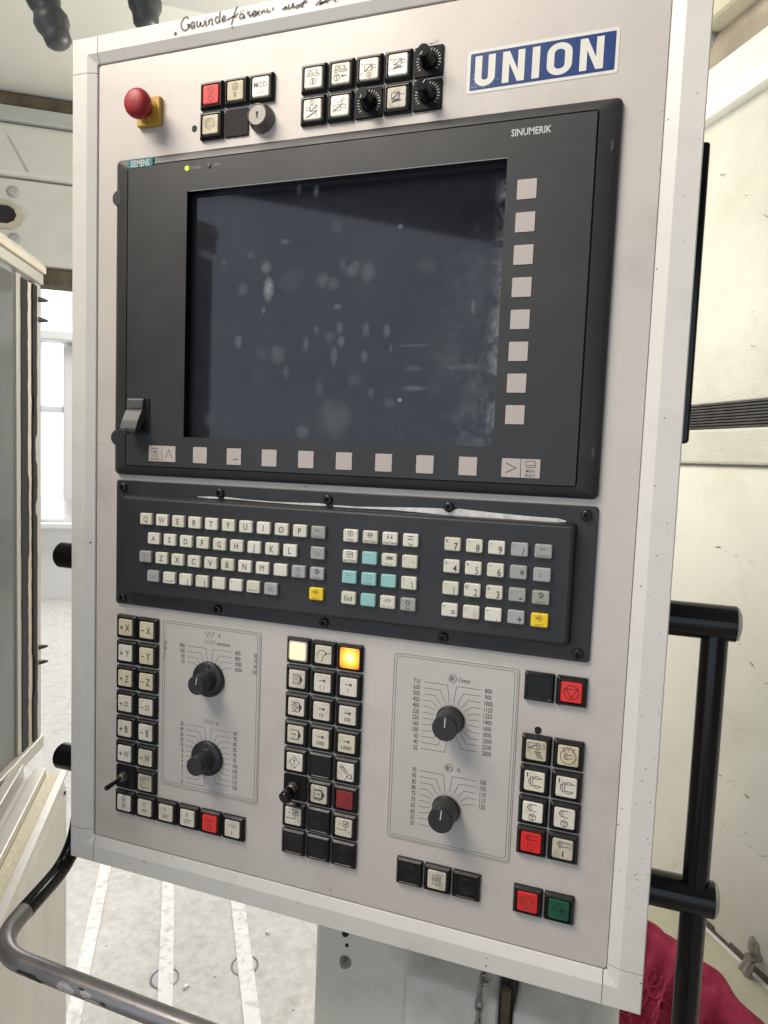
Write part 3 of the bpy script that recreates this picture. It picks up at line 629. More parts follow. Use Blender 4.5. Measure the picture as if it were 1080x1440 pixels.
# ------------------------------------------------------------------ pink towel over the ledge
def towel():
    root = tag(empty('towel', W(1.0, VL, zb)), 'crumpled crimson towel with a printed floral edge, draped over the ledge beside the pedestal', 'towel')
    rn = random.Random(11)
    NU, NT = 70, 60
    uA, uB_ = 0.55, 1.17
    VE = [(.55, .81), (.80, .822), (.88, .830), (.95, .812), (1.0, .790), (1.2, .778)]
    def ve(u):
        for (a0, b0), (a1, b1) in zip(VE, VE[1:]):
            if u <= a1: return b0 + (b1 - b0) * (u - a0) / (a1 - a0)
        return VE[-1][1]
    def pt(a, t, lift=0):                               # a: near to far along the ledge; t: from the ledge over the rim and down
        u = uA + (uB_ - uA) * a
        fold = .011 * math.sin(a * 17 + 2.6 * math.sin(t * 5) + 1.3 * math.sin(a * 7)) + .007 * math.sin(a * 37 + t * 13 + 2 * math.sin(a * 11)) + .003 * math.sin(t * 29 + a * 19) + .012 * max(0, math.sin(a * 31 + t * 9 + 1.5 * math.sin(a * 13))) ** 4
        bump = .003 * math.exp(-((u - 1.0) / .05) ** 2) + .006 * math.exp(-((u - .9) / .04) ** 2)
        e_ = ve(u) + .004 * math.sin(a * 40)
        if t < .25:
            f = t / .25; v = e_ + (VL - .022 - e_) * f; z = zb + .009 + (bump + abs(fold) * 1.1) * math.sin(f * 2.2)
        else:
            f = (t - .25) / .75; v = VL - .024 - .030 * math.sin(min(f * 3, 1.57)) - (abs(fold) * 2.2 + .004 * math.sin(a * 80)) * min(1, f * 5) - lift; z = zb + .009 + (bump + abs(fold) * 1.1) * .81 * math.cos(min(f * 4, 1.57)) - .45 * f
        return W(u + .006 * math.sin(t * 19 + 1), v, z)
    b = MB(1.0); vs_ = []
    for i in range(NU + 1):
        for j in range(NT + 1):
            p = pt(i / NU, j / NT) - root.location; vs_.append(tuple(p))
    fs = [(i * (NT + 1) + j, (i + 1) * (NT + 1) + j, (i + 1) * (NT + 1) + j + 1, i * (NT + 1) + j + 1) for i in range(NU) for j in range(NT)]
    b.add(vs_, fs, 'towel', True)
    o = b.obj('cloth', root); md = o.modifiers.new('thick', 'SOLIDIFY'); md.thickness = .003
    b = MB(1.0)
    for ci in range(9):
        for cj in range(3):
            ca = .50 + ci * .058 + .02 * (cj % 2); ct = .36 + cj * .12
            for k in range(6):
                th = k * math.pi / 3 + ci
                for (r0, r1) in ((.0, 1.0),):
                    loop = []
                    for q in range(12):
                        ph = 2 * math.pi * q / 12; rx = .5 + .5 * math.cos(ph); ry = .24 * math.sin(ph)
                        x_ = rx * math.cos(th) - ry * math.sin(th); y_ = rx * math.sin(th) + ry * math.cos(th); loop.append((ca + x_ * .030, ct + y_ * .058))
                    n = len(loop); cx_ = sum(p_[0] for p_ in loop) / n; cy_ = sum(p_[1] for p_ in loop) / n; vs2 = []
                    for (x_, y_) in loop:
                        for f in (1.0, .70): vs2.append(tuple(pt(cx_ + (x_ - cx_) * f, cy_ + (y_ - cy_) * f, .0042) - root.location))
                    b.add(vs2, [(2 * i, 2 * ((i + 1) % n), 2 * ((i + 1) % n) + 1, 2 * i + 1) for i in range(n)], 'towelpat')
    b.obj('floral_print', root)
    return root, pt
tw, tpt = towel()

# ------------------------------------------------------------------ control panel
ZB = 0.5875                                           # bezel centre above the panel's lower edge
panel = tag(empty('control_panel', (0, 0, HC - ZB)), 'light grey machine control panel with large black screen, keyboard, push buttons and rotary dials', 'control panel')
OFF = (0, 0, ZB)
def part(b, name, parent=None, loc=OFF): return b.obj(name, parent or panel, loc)
def sub(b, name, parent): return b.obj(name, parent, (0, 0, 0))

CX, HW = 2.0, 299.5; ZT, ZBt = 281.6, -587.5; FWd = 29.3
# sheet and housing
b = MB(); xi0, xi1, zi0, zi1 = CX - HW + FWd, CX + HW - FWd, ZBt + FWd, ZT - FWd + 2
zi1 = ZT - FWd + 3.0
b.rbox(xi0 + .8, xi1 + .1, zi0 + .4, zi1 - .6, 4, 0, 3, .5, 'sheet', seg=4); part(b, 'front_sheet')
b = MB(); b.box(xi0 - 12, xi1 + 12, 6, 95, zi0 - 12, zi1 + 12, 'backing'); part(b, 'housing_box')
PROF = [(0, 60), (0, -3.6), (.9, -4.5), (18.6, -4.5), (19.4, -4.2), (28.2, -.8), (28.8, .2), (28.8, 6)]
FWT = {'x': FWd, 'z': FWd}
def fpt(side, pos, d, y):                             # side: 0 top 1 right 2 bottom 3 left; pos: coordinate along
    if side == 0: return (pos, y, ZT - d * (FWd - 3) / FWd)
    if side == 2: return (pos, y, ZBt + d)
    if side == 1: return (CX + HW - d, y, pos)
    return (CX - HW + d, y, pos)
g = .35
xa, xb = CX - HW + FWd + 2.5, CX + HW - FWd - 2.5; za, zc_ = ZBt + FWd + 6, ZT - FWd - 5
def straight(side, p0, p1):
    b = MB(); L = [[fpt(side, p, d, y) for d, y in PROF] for p in (p0, p1)]
    if side in (0, 3): L = L[::-1]
    b.loops(L, 'frame', cap0=True, cap1=True, closed=False); part(b, 'frame_profile')
straight(0, xa + g, xb - g); straight(2, xa + g, xb - g); straight(1, za + g, zc_ - g); straight(3, za + g, zc_ - g)
def corner(s1, s2, px, pz):
    b = MB()
    def mit(d, y):
        x = CX - HW + d if s2 == 3 else CX + HW - d
        z = (ZT - d * (FWd - 3) / FWd) if s1 == 0 else ZBt + d
        return (x, y, z)
    L = [[fpt(s1, px, d, y) for d, y in PROF], [mit(d, y) for d, y in PROF], [fpt(s2, pz, d, y) for d, y in PROF]]
    if (s1, s2) in ((0, 1), (2, 3)): L = L[::-1]
    L = L[::-1]
    b.loops(L, 'frame', cap0=True, cap1=True, closed=False); part(b, 'frame_corner')
corner(0, 3, xa - g, zc_ + g); corner(0, 1, xb + g, zc_ + g); corner(2, 3, xa - g, za - g); corner(2, 1, xb + g, za - g)

# handwriting on the top frame, traced as strokes
HWS = [  # zoom coordinates: x = 240 + a/4.32, y = b/4.32
 [(108,112),(95,103),(78,112),(64,140),(66,170),(82,184),(100,176),(112,150),(96,150)],[(112,150),(110,172)],
 [(124,160),(142,150),(140,134),(126,138),(120,158),(130,172),(150,160)],
 [(160,126),(158,150),(166,162),(178,148),(180,132)],[(180,132),(182,150),(192,158),(204,140),(206,122)],
 [(214,126),(214,152),(222,156)],[(216,108),(218,112)],
 [(232,120),(230,150)],[(230,132),(244,114),(252,122),(250,146),(258,148)],
 [(290,104),(276,104),(270,124),(282,140),(296,122)],[(300,68),(296,120),(302,136)],
 [(310,124),(330,108),(322,96),(312,112),(318,130),(336,120)],
 [(408,40),(396,52),(382,96),(368,150)],[(340,122),(362,108),(392,96)],
 [(392,108),(398,88),(410,82)],
 [(440,84),(424,84),(418,104),(430,112),(444,92),(444,108),(454,104)],[(424,66),(426,70)],[(440,62),(442,66)],
 [(482,72),(466,76),(472,88),(486,92),(476,104)],
 [(494,88),(514,78),(508,66),(498,74),(498,96),(520,92)],[(514,66),(540,90)],[(540,62),(516,96)],
 [(552,66),(552,84)],[(552,72),(566,62),(572,68),(572,78)],[(586,50),(588,72),(606,66)],[(620,44),(622,62)],
 [(676,58),(692,48),(700,40)],[(700,34),(696,54),(712,48)],[(716,26),(716,50),(738,40),(742,18)],[(742,20),(744,44),(758,38)],
 [(786,30),(764,34),(766,48),(790,30),(794,44)],[(828,-8),(812,4),(798,46)],[(788,22),(830,10)],
 [(880,34),(896,14),(910,4),(912,20),(940,4),(980,-6)],[(900,28),(930,14),(958,10)],[(990,-2),(1006,10)],[(1015,-4),(1040,-14)],
 [(20,212),(28,196),(32,206),(24,212)],[(370,160),(374,166)]]
b = MB()
for s_ in HWS:
    pts = [pm(240 + a / 4.32, c / 4.32, -4.9) for a, c in s_]
    # smooth the stroke
    q = []
    for i in range(len(pts) - 1):
        p0 = pts[max(i - 1, 0)]; p1 = pts[i]; p2 = pts[i + 1]; p3 = pts[min(i + 2, len(pts) - 1)]
        for k in range(5):
            t_ = k / 5; q.append(tuple(.5 * (2 * p1[j] + (p2[j] - p0[j]) * t_ + (2 * p0[j] - 5 * p1[j] + 4 * p2[j] - p3[j]) * t_ ** 2 + (3 * p1[j] - p0[j] - 3 * p2[j] + p3[j]) * t_ ** 3) for j in (0, 1)))
    q.append(pts[-1]); b.stroke(q, 1.75, -4.72, 'marker')
part(b, 'handwriting')

# ---------------------------------------------------------------- screen unit
su = empty('screen_unit', OFF); su.parent = panel
def sp(b, name): return b.obj(name, su, (0, 0, 0))
b = MB(); L = [b.rrect(-241.5, 241.5, -157.9, 157.9, 5, 0, 5), b.rrect(-241.5, 241.5, -157.9, 157.9, 5, -2.5, 5), b.rrect(-240.6, 240.6, -157, 157, 4.6, -4.2, 5), b.rrect(-236, 236, -154, 154, 4, -6.6, 5), b.rrect(-224.5, 224.5, -148.6, 148.2, 3, -8.6, 5)]
b.loops(L, 'bezel', cap1=False, smooth=True); sp(b, 'bezel_border')
b = MB(); b.loops([b.rrect(-224.5, 224.5, -148.6, 148.2, 3, -8.6, 5), b.rrect(-224.2, 224.2, -148.3, 147.9, 3, -6, 5), b.rrect(-223, 223, -147.6, 147, 2, -6, 5)], 'groove', cap1=False); sp(b, 'groove')
X0, X1, Z0, Z1 = -154.0, 154.0, -117.5, 118.0
b = MB(); outer = [(-223, 147), (223, 147), (223, -147.6), (-223, -147.6)]; inner = [(X0, Z1), (X1, Z1), (X1, Z0), (X0, Z0)]
b.add([(x, -9, z) for x, z in outer + inner], [(0, 4, 5, 1), (1, 5, 6, 2), (2, 6, 7, 3), (3, 7, 4, 0)], 'bezel')
b.add([(x, -9, z) for x, z in outer] + [(x, -5, z) for x, z in outer], [(0, 1, 5, 4), (1, 2, 6, 5), (2, 3, 7, 6), (3, 0, 4, 7)], 'bezel')
sp(b, 'front_plate')
b = MB(); b.loops([[(x, y, z) for x, z in inner] for y in (-9, -8.4, -.4)], 'blackgloss', cap1=False); b.f = [f[::-1] for f in b.f]; sp(b, 'screen_recess')
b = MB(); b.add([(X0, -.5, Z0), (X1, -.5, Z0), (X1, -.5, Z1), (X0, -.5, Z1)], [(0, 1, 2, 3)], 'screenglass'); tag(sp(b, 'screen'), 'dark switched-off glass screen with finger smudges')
# thin paler grey line along the upper edge of the opening
b = MB(); b.stroke([(X0 + 4, Z1 + .3), (X1 + .3, Z1 + .3)], .7, -9.06, 'inkgrey'); sp(b, 'pale_edge')
for sx in (-1, 1):
    for sz in (-1, 1):
        b = MB(); b.lathe(236.5 if sx < 0 and False else (-236.5 if sx < 0 else 230.5), 120 * sz, [(8.2 if sx < 0 else 7.2, -3), (8 if sx < 0 else 7.2, -6.2), (7.3 if sx < 0 else 6.4, -6.9)], 'bezel', 24); sp(b, 'hole_cover')
for i in range(8):
    b = MB(); b.rbox(171.2 - 7.9, 171.2 + 7.9, 91.9 - 26.05 * i - 7.9, 91.9 - 26.05 * i + 7.9, -9, -9.5, .5, .15, 'softkey', 1); sp(b, 'soft_key')
    x = -134.3 + 38.25 * i
    b = MB(); b.rbox(x - 7.9, x + 7.9, -134.8 - 7.9, -134.8 + 7.9, -9, -9.5, .5, .15, 'softkey', 1)
    if i == 1: b.stroke([(x - 1, -137.5), (x + 3, -137.5)], .6, -9.56, 'inkred'); b.poly([(x + 3, -136.5), (x + 3, -138.5), (x + 4.8, -137.5)][::-1], -9.56, 'inkred')
    sp(b, 'soft_key')
for k, x in (('M', -186.7), ('up', -170.6), ('gt', 170.3), ('menu', 186.5)):
    b = MB(); b.rbox(x - 7.9, x + 7.9, -142.7, -126.9, -9, -9.5, .4, .15, 'softkey', 1); y = -9.56; z = -134.8
    if k == 'M':
        b.text('M', x, z + 1.0, 6.5, y, 'ink', .9); b.stroke([(x - 4, z + 5), (x + 4, z + 5)], .5, y, 'ink'); b.stroke([(x - 4, z - 2.6), (x + 4, z - 2.6)], .5, y, 'ink'); b.text('MACHINE', x, z - 5.5, 2.6, y, 'ink', .85)
    if k == 'up': b.stroke([(x - 3.6, z - 4), (x, z + 4.5), (x + 3.6, z - 4)], .7, y, 'ink')
    if k == 'gt': b.stroke([(x - 4.2, z + 4), (x + 4.4, z), (x - 4.2, z - 4)], .7, y, 'ink')
    if k == 'menu':
        b.stroke([(x - 4, z + 5.5), (x - 3, z + 6.3), (x + 3, z + 6.3), (x + 4, z + 5.5), (x + 4, z + 2.5), (x + 3, z + 1), (x - 3, z + 1), (x - 4, z + 2.5)], .5, y, 'ink', close=True)
        b.stroke([(x - 2.8, z + 2.7), (x + 2.8, z + 2.7)], .5, y, 'ink'); b.text('MENU', x, z - 2, 3.4, y, 'ink', .8); b.text('SELECT', x, z - 5.8, 3.4, y, 'ink', .8)
    sp(b, 'soft_key')
b = MB(); b.rbox(-223.8, -194, 146.0, 154.2, -7, -9.3, .4, .1, 'teal', 1); b.text('SIEMENS', -208.9, 150.1, 8.6, -9.4, 'inkwhite', .70, bold=.012); sp(b, 'brand_plate')
b = MB(); b.text('SINUMERIK', 172.2, 137.6, 8.0, -9.06, 'inkwhite', .80); sp(b, 'lettering')
for x, mt, tx in ((-154.5, 'led', 'POWER'), (-129.9, 'ledoff', 'TEMP')):
    b = MB(); b.lathe(x, 139.8, [(2.3, -9), (2.0, -9.7), (1.2, -10)], mt, 14); sp(b, 'status_light')
    b = MB(); b.text(tx, x + 4.2, 139.8, 4.0, -9.06, 'inkgrey', .85, align='L'); sp(b, 'lettering')
# latch flap lower left
b = MB(); cx, cz = -207.5, -97
b.rbox(cx - 6, cx + 13, cz - 18, cz + 17, -9, -10.5, 1, .4, 'groove', 2); sp(b, 'latch_seat')
b = MB()
prof = [(17, -9), (17, -13), (15, -14.5), (7, -15.5), (5.5, -14.2), (4, -16.5), (-6, -22), (-14, -25), (-17.5, -24.5), (-18.5, -22), (-14, -18), (-4, -11), (-3, -9)]
def lx(z): return (-10.5 + (0.0 if z > 4 else (4 - z) * .22), 9.5 if z > 4 else 9.5 - (4 - z) * .10)
Lh = [[(cx - 10 + (1.0 if z < -16 else 0), y, cz + z) for z, y in prof], [(cx + 9 - (1.5 if z < -16 else 0), y, cz + z) for z, y in prof]]
b.loops(Lh, 'latch', cap0=True, cap1=True); b.box(cx - 3, cx - .5, -25.1, -20, cz - 19.2, cz - 12.5, 'groove'); o = sp(b, 'latch_flap')
md = o.modifiers.new('bevel', 'BEVEL'); md.width = .0028; md.segments = 4; md.limit_method = 'ANGLE'; md.angle_limit = R(50)

# ---------------------------------------------------------------- keyboard unit
kb = empty('keyboard_unit', OFF); kb.parent = panel
def kp(b, name): return b.obj(name, kb, (0, 0, 0))
b = MB(); b.rbox(-239.8, 242.6, -294.5, -163.7, 0, -2.6, 3, .6, 'kbplate', 4); kp(b, 'mounting_plate')
b = MB(); L = [b.rrect(-225.5, 226.5, -281.5, -178.5, 3, -2.6, 4), b.rrect(-224.5, 225.2, -280.3, -179.4, 3, -10.5, 4), b.rrect(-223.5, 224.2, -279.2, -180.6, 3, -12.4, 4), b.rrect(-221.5, 222.2, -277.4, -182.2, 2.5, -13, 4)]
b.loops(L, 'kbplate', smooth=False); kp(b, 'key_housing')
for x in (-230.6, -114.6, 1.5, 117.2, 233.2):
    for z in (-171.3, -287.8):
        b = MB(); b.lathe(x, z, [(4.6, -2.6), (4.6, -4.4), (4.0, -5.2), (2.2, -5.3)], 'screw', 16, cap=False); b.lathe(x, z, [(2.2, -5.3), (1.9, -3.4)], 'groove', 6, smooth=False); kp(b, 'screw')
def wear(pts_t, pts_b):
    b = MB(); a = [pm(x, y, -6) for x, y in pts_t]; c = [pm(x, y, -6) for x, y in pts_b]; n = len(a)
    b.add([(p[0], -2.9, p[1]) for p in a] + [(p[0], -2.9, p[1]) for p in c], [(i, i + n, i + n + 1, i + 1) for i in range(n - 1)], 'wornmetal'); kp(b, 'worn_streak')
wear([(275, 698.6), (290, 698.3), (305, 699)], [(275, 699.2), (290, 701), (305, 701.6)])
wear([(313, 698.8), (340, 702), (380, 705.6), (420, 707.3), (445, 707.8), (457, 709.5)], [(313, 701.5), (340, 703.6), (380, 707), (420, 710), (445, 711.4), (457, 711.6)])
wear([(467, 710.5), (500, 712.6), (545, 713.5), (590, 714.2), (620, 715.2), (627, 718), (636, 718), (644, 715.6), (690, 721), (740, 726), (785, 729.5), (796, 733)], [(467, 712.8), (500, 715), (545, 717), (590, 721), (620, 724), (627, 725.6), (636, 726), (644, 727), (690, 730.6), (740, 733), (785, 735), (796, 734.2)])

KINK = {'keywhite': ('ink', 'inkmid', 'inkfaint'), 'keygrey': ('ink', 'inkmid', 'inkgrey'), 'keycyan': ('inkteal', 'inkteal', 'inkteal'), 'keyyellow': ('inkyeldark', 'inkyel', 'inkyel')}
def key(x, z, mt, leg=None):
    b = MB(); b.rbox(-7.1, 7.1, -5.75, 5.75, -12.9, -16.4, 1.5, .8, mt, 3)
    y = -16.46; I = KINK[mt]
    if leg: leg(b, y, I)
    b.obj('key', kb, (x / 1000, 0, z / 1000))
def T(s_, size=8.2, lvl=0, dx=0, dz=0, sx=.82): return lambda b, y, I: b.text(s_, dx, dz, size, y, I[lvl], sx)
def two(s1, s2, lv1=1, lv2=0, big=8.6):
    def f(b, y, I):
        if s1: b.text(s1, -4.8, 3.3, 4.0, y, I[lv1], .9)
        if s2: b.text(s2, 3.2, -1.4, big, y, I[lv2], .85)
    return f
def small(s_, ic=None, lv=1, lvi=0):
    def f(b, y, I):
        if ic: ic(b, y, I[lvi])
        n = len(s_); b.text(s_, 0, -3.4, 3.5, y, I[lv], .95 if n < 7 else (.62 if n < 12 else .58))
    return f
def i_up(b, y, m): b.stroke([(0, 4), (-2.2, 1.8), (-.9, 1.8), (-.9, -.4), (.9, -.4), (.9, 1.8), (2.2, 1.8)], .6, y, m, close=True)
def i_left(b, y, m): b.stroke([(-2.6, 1.8), (2.6, 1.8)], .6, y, m); b.stroke([(-1, 2.7), (-2.6, 1.8), (-1, .9)], .6, y, m)
def i_ins(b, y, m): b.stroke([(-2.2, 2), (0, 4.4), (2.4, 2), (0, -.6), (-1.6, .8)], .7, y, m); b.stroke([(-1, 3.2), (1, 1.6), (-.6, .8)], .6, y, m)
def i_inp(b, y, m): b.stroke([(-2.6, 1.8), (0, 4.2), (2.6, 1.8), (0, -.6)], .5, y, m, close=True); b.stroke([(-4, 1.8), (.6, 1.8)], .5, y, m); b.stroke([(-.6, 2.6), (.8, 1.8), (-.6, 1)], .4, y, m)
def i_help(b, y, m): b.circ(0, 2, 2.4, .5, y, m); b.stroke([(0, 3.8), (0, .4)], .8, y, m)
def i_alarm(b, y, m): b.circ(0, 2, 2.2, .5, y, m); b.stroke([(-2.1, 2.3), (2.1, 2.3)], .5, y, m); b.stroke([(-2.1, 1.6), (2.1, 1.6)], .4, y, m)
def i_grp(b, y, m):
    for x in (-1.7, 1.7): b.stroke([(x, 4.3), (x, .4)], .6, y, m); b.stroke([(x - .8, 1.6), (x, .2), (x + .8, 1.6)], .6, y, m)
def i_tab(b, y, m):
    for z, s_ in ((3.4, 1), (.9, -1)): b.stroke([(-2.7, z), (2.7, z)], .55, y, m); b.poly([(s_ * .2, z + .8), (s_ * 2, z), (s_ * .2, z - .8)], y, m)
def i_win(b, y, m): b.stroke([(-2.8, 4.4), (2.8, 4.4), (2.8, -.4), (-2.8, -.4)], .5, y, m, close=True); b.stroke([(-2.8, 2), (2.8, 2)], .5, y, m); b.stroke([(0, 2), (0, -.4)], .5, y, m); b.stroke([(-1.8, 3.2), (1.8, 3.2)], .4, y, m)
def i_page(b, y, m): b.poly([(-3.2, .4), (-1.8, 3.2), (3.4, 3.2), (3.4, .4)][::-1], y, m)
def i_sel(b, y, m): b.circ(0, 1.9, 2.1, .6, y, m, 125, 415)
def space(b, y, I): b.stroke([(-4.2, -1.6), (-4.2, -3.2), (4.2, -3.2), (4.2, -1.6)], .7, y, I[1])
PIT = 19.06
for i, c in enumerate('QWERTYUIOP'): key(-191.9 + PIT * i, -201.0, 'keywhite', T(c, lvl=1 if c in 'Q' else 0))
key(-1.7, -201.1, 'keygrey', small('Back Space', i_left, 1, 1))
for i, c in enumerate('ASDFGHJKL'): key(-182.4 + PIT * i, -220.2, 'keywhite', T(c, lvl=1 if c in 'A' else 0))
key(-1.7, -220.3, 'keygrey', T('Del', 6, 2))
key(-192.3, -239.4, 'keygrey', small('Shift', i_up, 2, 2))
for i, c in enumerate('ZXCVBNM'): key(-172.9 + PIT * i, -239.4, 'keywhite', T(c))
key(-39.4, -239.4, 'keywhite', two(None, ';', 1, 0, 6)); key(-20.5, -239.3, 'keygrey', small('Shift', i_up, 1, 1)); key(-1.7, -239.3, 'keygrey', small('Insert', i_ins, 1, 0))
key(-182.6, -258.6, 'keygrey', T('Ctrl', 5, 2)); key(-163.4, -258.6, 'keywhite', space)
for i, (a, c) in enumerate((('{', '['), ('}', ']'), ('<', ','), ('>', '.'))): key(-144.2 + PIT * i, -258.5, 'keywhite', two(a, c, 1, 0, 6))
key(-68.0, -258.4, 'keywhite', space); key(-49, -258.4, 'keygrey', T('Alt', 6, 1)); key(-1.9, -258.5, 'keyyellow', small('Input', i_inp, 1, 0))
NX = (30.4, 49.3, 68.0, 87.1); NZ = (-201.7, -220.7, -239.7, -258.9)
nav = [[('keywhite', small('Help', i_help)), ('keywhite', small('Alarm Cancel', i_alarm, 0)), ('keywhite', small('Group Channel', i_grp, 0)), ('keywhite', small('Tab', i_tab))],
       [('keywhite', small('Next Window', i_win, 0)), ('keycyan', None), ('keywhite', small('Page up', i_page, 2, 1)), ('keywhite', two('~', "'", 1, 0, 6))],
       [('keycyan', small('', i_left)), ('keycyan', small('Select', i_sel)), ('keycyan', None), ('keywhite', two('|', '\\', 0, 0, 8))],
       [('keywhite', T('End', 6.4, 0)), ('keycyan', None), ('keywhite', small('Page down', i_page, 2, 2)), ('keygrey', small('Shift', i_up))]]
for r in range(4):
    for c in range(4): key(NX[c], NZ[r], *nav[r][c])
PX = (124.8, 143.8, 162.8, 182.0, 201.4); PZ = (-202.2, -221.4, -240.5, -259.6)
num = [[('keywhite', two('&', '7')), ('keywhite', two('*', '8')), ('keywhite', two('(', '9')), ('keygrey', two('?', '/', 0)), ('keygrey', small('Back Space', i_left, 1, 1))],
       [('keywhite', two('$', '4')), ('keywhite', two('%', '5', 1, 1)), ('keywhite', two('^', '6')), ('keygrey', two(None, '*', 0, 0, 10)), ('keygrey', T('D', 5.5, 2, -1))],
       [('keywhite', two('!', '1', 2, 1)), ('keywhite', two('@', '2', 1, 1)), ('keywhite', two('#', '3')), ('keygrey', two('_', '-', 0, 0, 11)), ('keygrey', small('Insert', i_ins))],
       [('keywhite', two('+', '=', 0, 0, 9)), ('keywhite', two(')', '0', 1, 2)), ('keywhite', two('>', '.', 0, 1)), ('keygrey', two(None, '+', 0, 0, 9.5)), ('keyyellow', small('Input', i_inp))]]
for r in range(4):
    for c in range(5): key(PX[c], PZ[r] - (0.4 if c == 4 and r else 0), *num[r][c])

# ---------------------------------------------------------------- push buttons
PXH, PZV, BW, BH = 26.68, 27.45, 25.1, 25.0
def rim_mesh():
    b = MB(); w_, h_ = BW / 2, BH / 2
    L = [b.rrect(-w_, w_, -h_, h_, .8, 0, 2), b.rrect(-w_, w_, -h_, h_, .8, -2.6, 2), b.rrect(-w_ + 1.7, w_ - 1.7, -h_ + 1.7, h_ - 1.7, .8, -4.6, 2), b.rrect(-w_ + 2.7, w_ - 2.7, -h_ + 2.7, h_ - 2.7, 1.2, -4.8, 2), b.rrect(-w_ + 3.0, w_ - 3.0, -h_ + 3.0, h_ - 3.0, 1.2, -3.2, 2)]
    b.loops(L, 'rim'); return b.mesh('button_rim')
RIM = rim_mesh()
_cap = {}
def cap_mesh(mt):
    if mt not in _cap:
        b = MB()
        if mt in ('capglow', 'caporange'):
            b.rbox(-10.2, 10.2, -10.2, 10.2, -3.2, -5.0, 3.2, 1.2, 'caprim' if mt == 'capglow' else 'caporange', 3)
            b.rbox(-8.3, 8.3, -8.3, 8.3, -5.0, -5.3, 2.2, .2, mt, 3)
        else:
            b.rbox(-8.65, 8.65, -8.75, 8.75, -3.2, -5.2, 1.6, .7, mt, 3)
        _cap[mt] = b.mesh('button_cap')
    return _cap[mt]
def blank_mesh():
    b = MB(); w_, h_ = BW / 2, BH / 2
    L = [b.rrect(-w_, w_, -h_, h_, .8, 0, 2), b.rrect(-w_, w_, -h_, h_, .8, -2.6, 2), b.rrect(-w_ + 1.6, w_ - 1.6, -h_ + 1.6, h_ - 1.6, .8, -4.4, 2), b.rrect(-w_ + 2.4, w_ - 2.4, -h_ + 2.4, h_ - 2.4, 1.2, -4.4, 2), b.rrect(-w_ + 2.9, w_ - 2.9, -h_ + 2.9, h_ - 2.9, 1.2, -3.9, 2)]
    b.loops(L, 'rim')
    def arc(r, a0, a1):
        for k in range(14):
            a, c = R(a0 + (a1 - a0) * k / 14), R(a0 + (a1 - a0) * (k + 1) / 14)
            P = lambda t_, q, yy: (q * math.cos(t_), yy, q * math.sin(t_))
            b.add([P(a, r - .55, -3.9), P(c, r - .55, -3.9), P(c, r, -4.08), P(a, r, -4.08), P(c, r + .55, -3.9), P(a, r + .55, -3.9)], [(0, 3, 2, 1), (3, 5, 4, 2)], 'rim')
    arc(6.6, 60, 330); arc(3.4, 120, 400)
    return b.mesh('blank_cover')
BLANK = blank_mesh()
IY = -5.26
def btn(x0, z0, c, r, kind, icon=None, ink=None, slope=0):
    x = x0 + PXH * c + BW / 2; z = z0 - PZV * r - BH / 2
    loc = (x / 1000, 0, z / 1000 + ZB)
    if kind == 'blank': link('blank_cover', BLANK, panel, loc); return
    if kind == 'flat':
        b = MB(); b.rbox(-BW / 2, BW / 2, -BH / 2, BH / 2, 0, -1.6, .8, .5, 'matteblack', 2); b.obj('blank_plate', panel, loc); return
    o = link('push_button', RIM, panel, loc); link('button_cap', cap_mesh(kind), o)
    if icon:
        b = MB(); ii = ink or {'capred': 'inkred', 'capdarkred': 'inkred', 'capgreen': 'inkgreen', 'caplit': 'inkmid', 'capglow': 'inkyel', 'caporange': 'inkyel'}.get(kind, 'ink')
        icon(b, ii)
        if b.v: b.obj('legend', o)
    return o
S = lambda *p: (lambda b, m, w_=.45: b.stroke(p, w_, IY, m))
def txt(s_, size=6.5, dx=0, dz=0, sx=.8): return lambda b, m: b.text(s_, dx, dz, size, IY, m, sx)
def combo(*fs):
    def f(b, m):
        for q in fs: q(b, m)
    return f
def circ(cx, cz, r, w_=.45, a0=0, a1=360): return lambda b, m: b.circ(cx, cz, r, w_, IY, m, a0, a1)
def line(*p, w=.45, close=False): return lambda b, m: b.stroke(p, w, IY, m, close=close)
def rect(x0, x1, z0, z1, w=.4): return line((x0, z0), (x1, z0), (x1, z1), (x0, z1), w=w, close=True)
def tri(*p): return lambda b, m: b.poly(p, IY, m)
def zig(x0, x1, z, h, n, w=.4): return line(*[(x0 + (x1 - x0) * i / n, z + (h if i % 2 else -h)) for i in range(n + 1)], w=w)
arrR = lambda x, z, l=3: combo(line((x - l, z), (x, z), w=.5), tri((x - .4, z + 1.1), (x + 1.8, z), (x - .4, z - 1.1)))
step = lambda n: combo(line((-3.2, 2.4), (2.6, 2.4), w=.55), tri((2.6, 3.8), (2.6, 1.0), (.2, 2.4)), line((2.8, 3.9), (2.8, .9), w=.5), txt(n, 5.2, 0, -3.6, .85))
coil = combo(line((-5, 3), (-5, 6), (-3, 6.3), (-2.2, 5), (-3, 3.6), (-5, 3.4)), circ(0, 4.8, 1.4, .4, 60, 330), line((1.8, 5.8), (3.2, 6.2), (4, 5), (3, 3.6), (5, 3.4)), rect(-6, 6, 1.0, 2.4))
spind = lambda dz=0, s_=1: combo(rect(-3.6 * s_, -1.6 * s_, -3.6 * s_ + dz, 3.6 * s_ + dz), line((-3.6 * s_, 2.2 * s_ + dz), (-4.8 * s_, 1.2 * s_ + dz), (-4.8 * s_, -1.2 * s_ + dz), (-3.6 * s_, -2.2 * s_ + dz)), line((-1.6 * s_, 2 * s_ + dz), (4.4 * s_, 2 * s_ + dz)), line((-1.6 * s_, -2 * s_ + dz), (4.4 * s_, -2 * s_ + dz)))
boxd = lambda x0, x1, z0, z1: combo(rect(x0, x1, z0, z1), line((x0, z0), (x1, z1)), line((x0 + 1.2, z0), (x1, z1 - 1.2)))
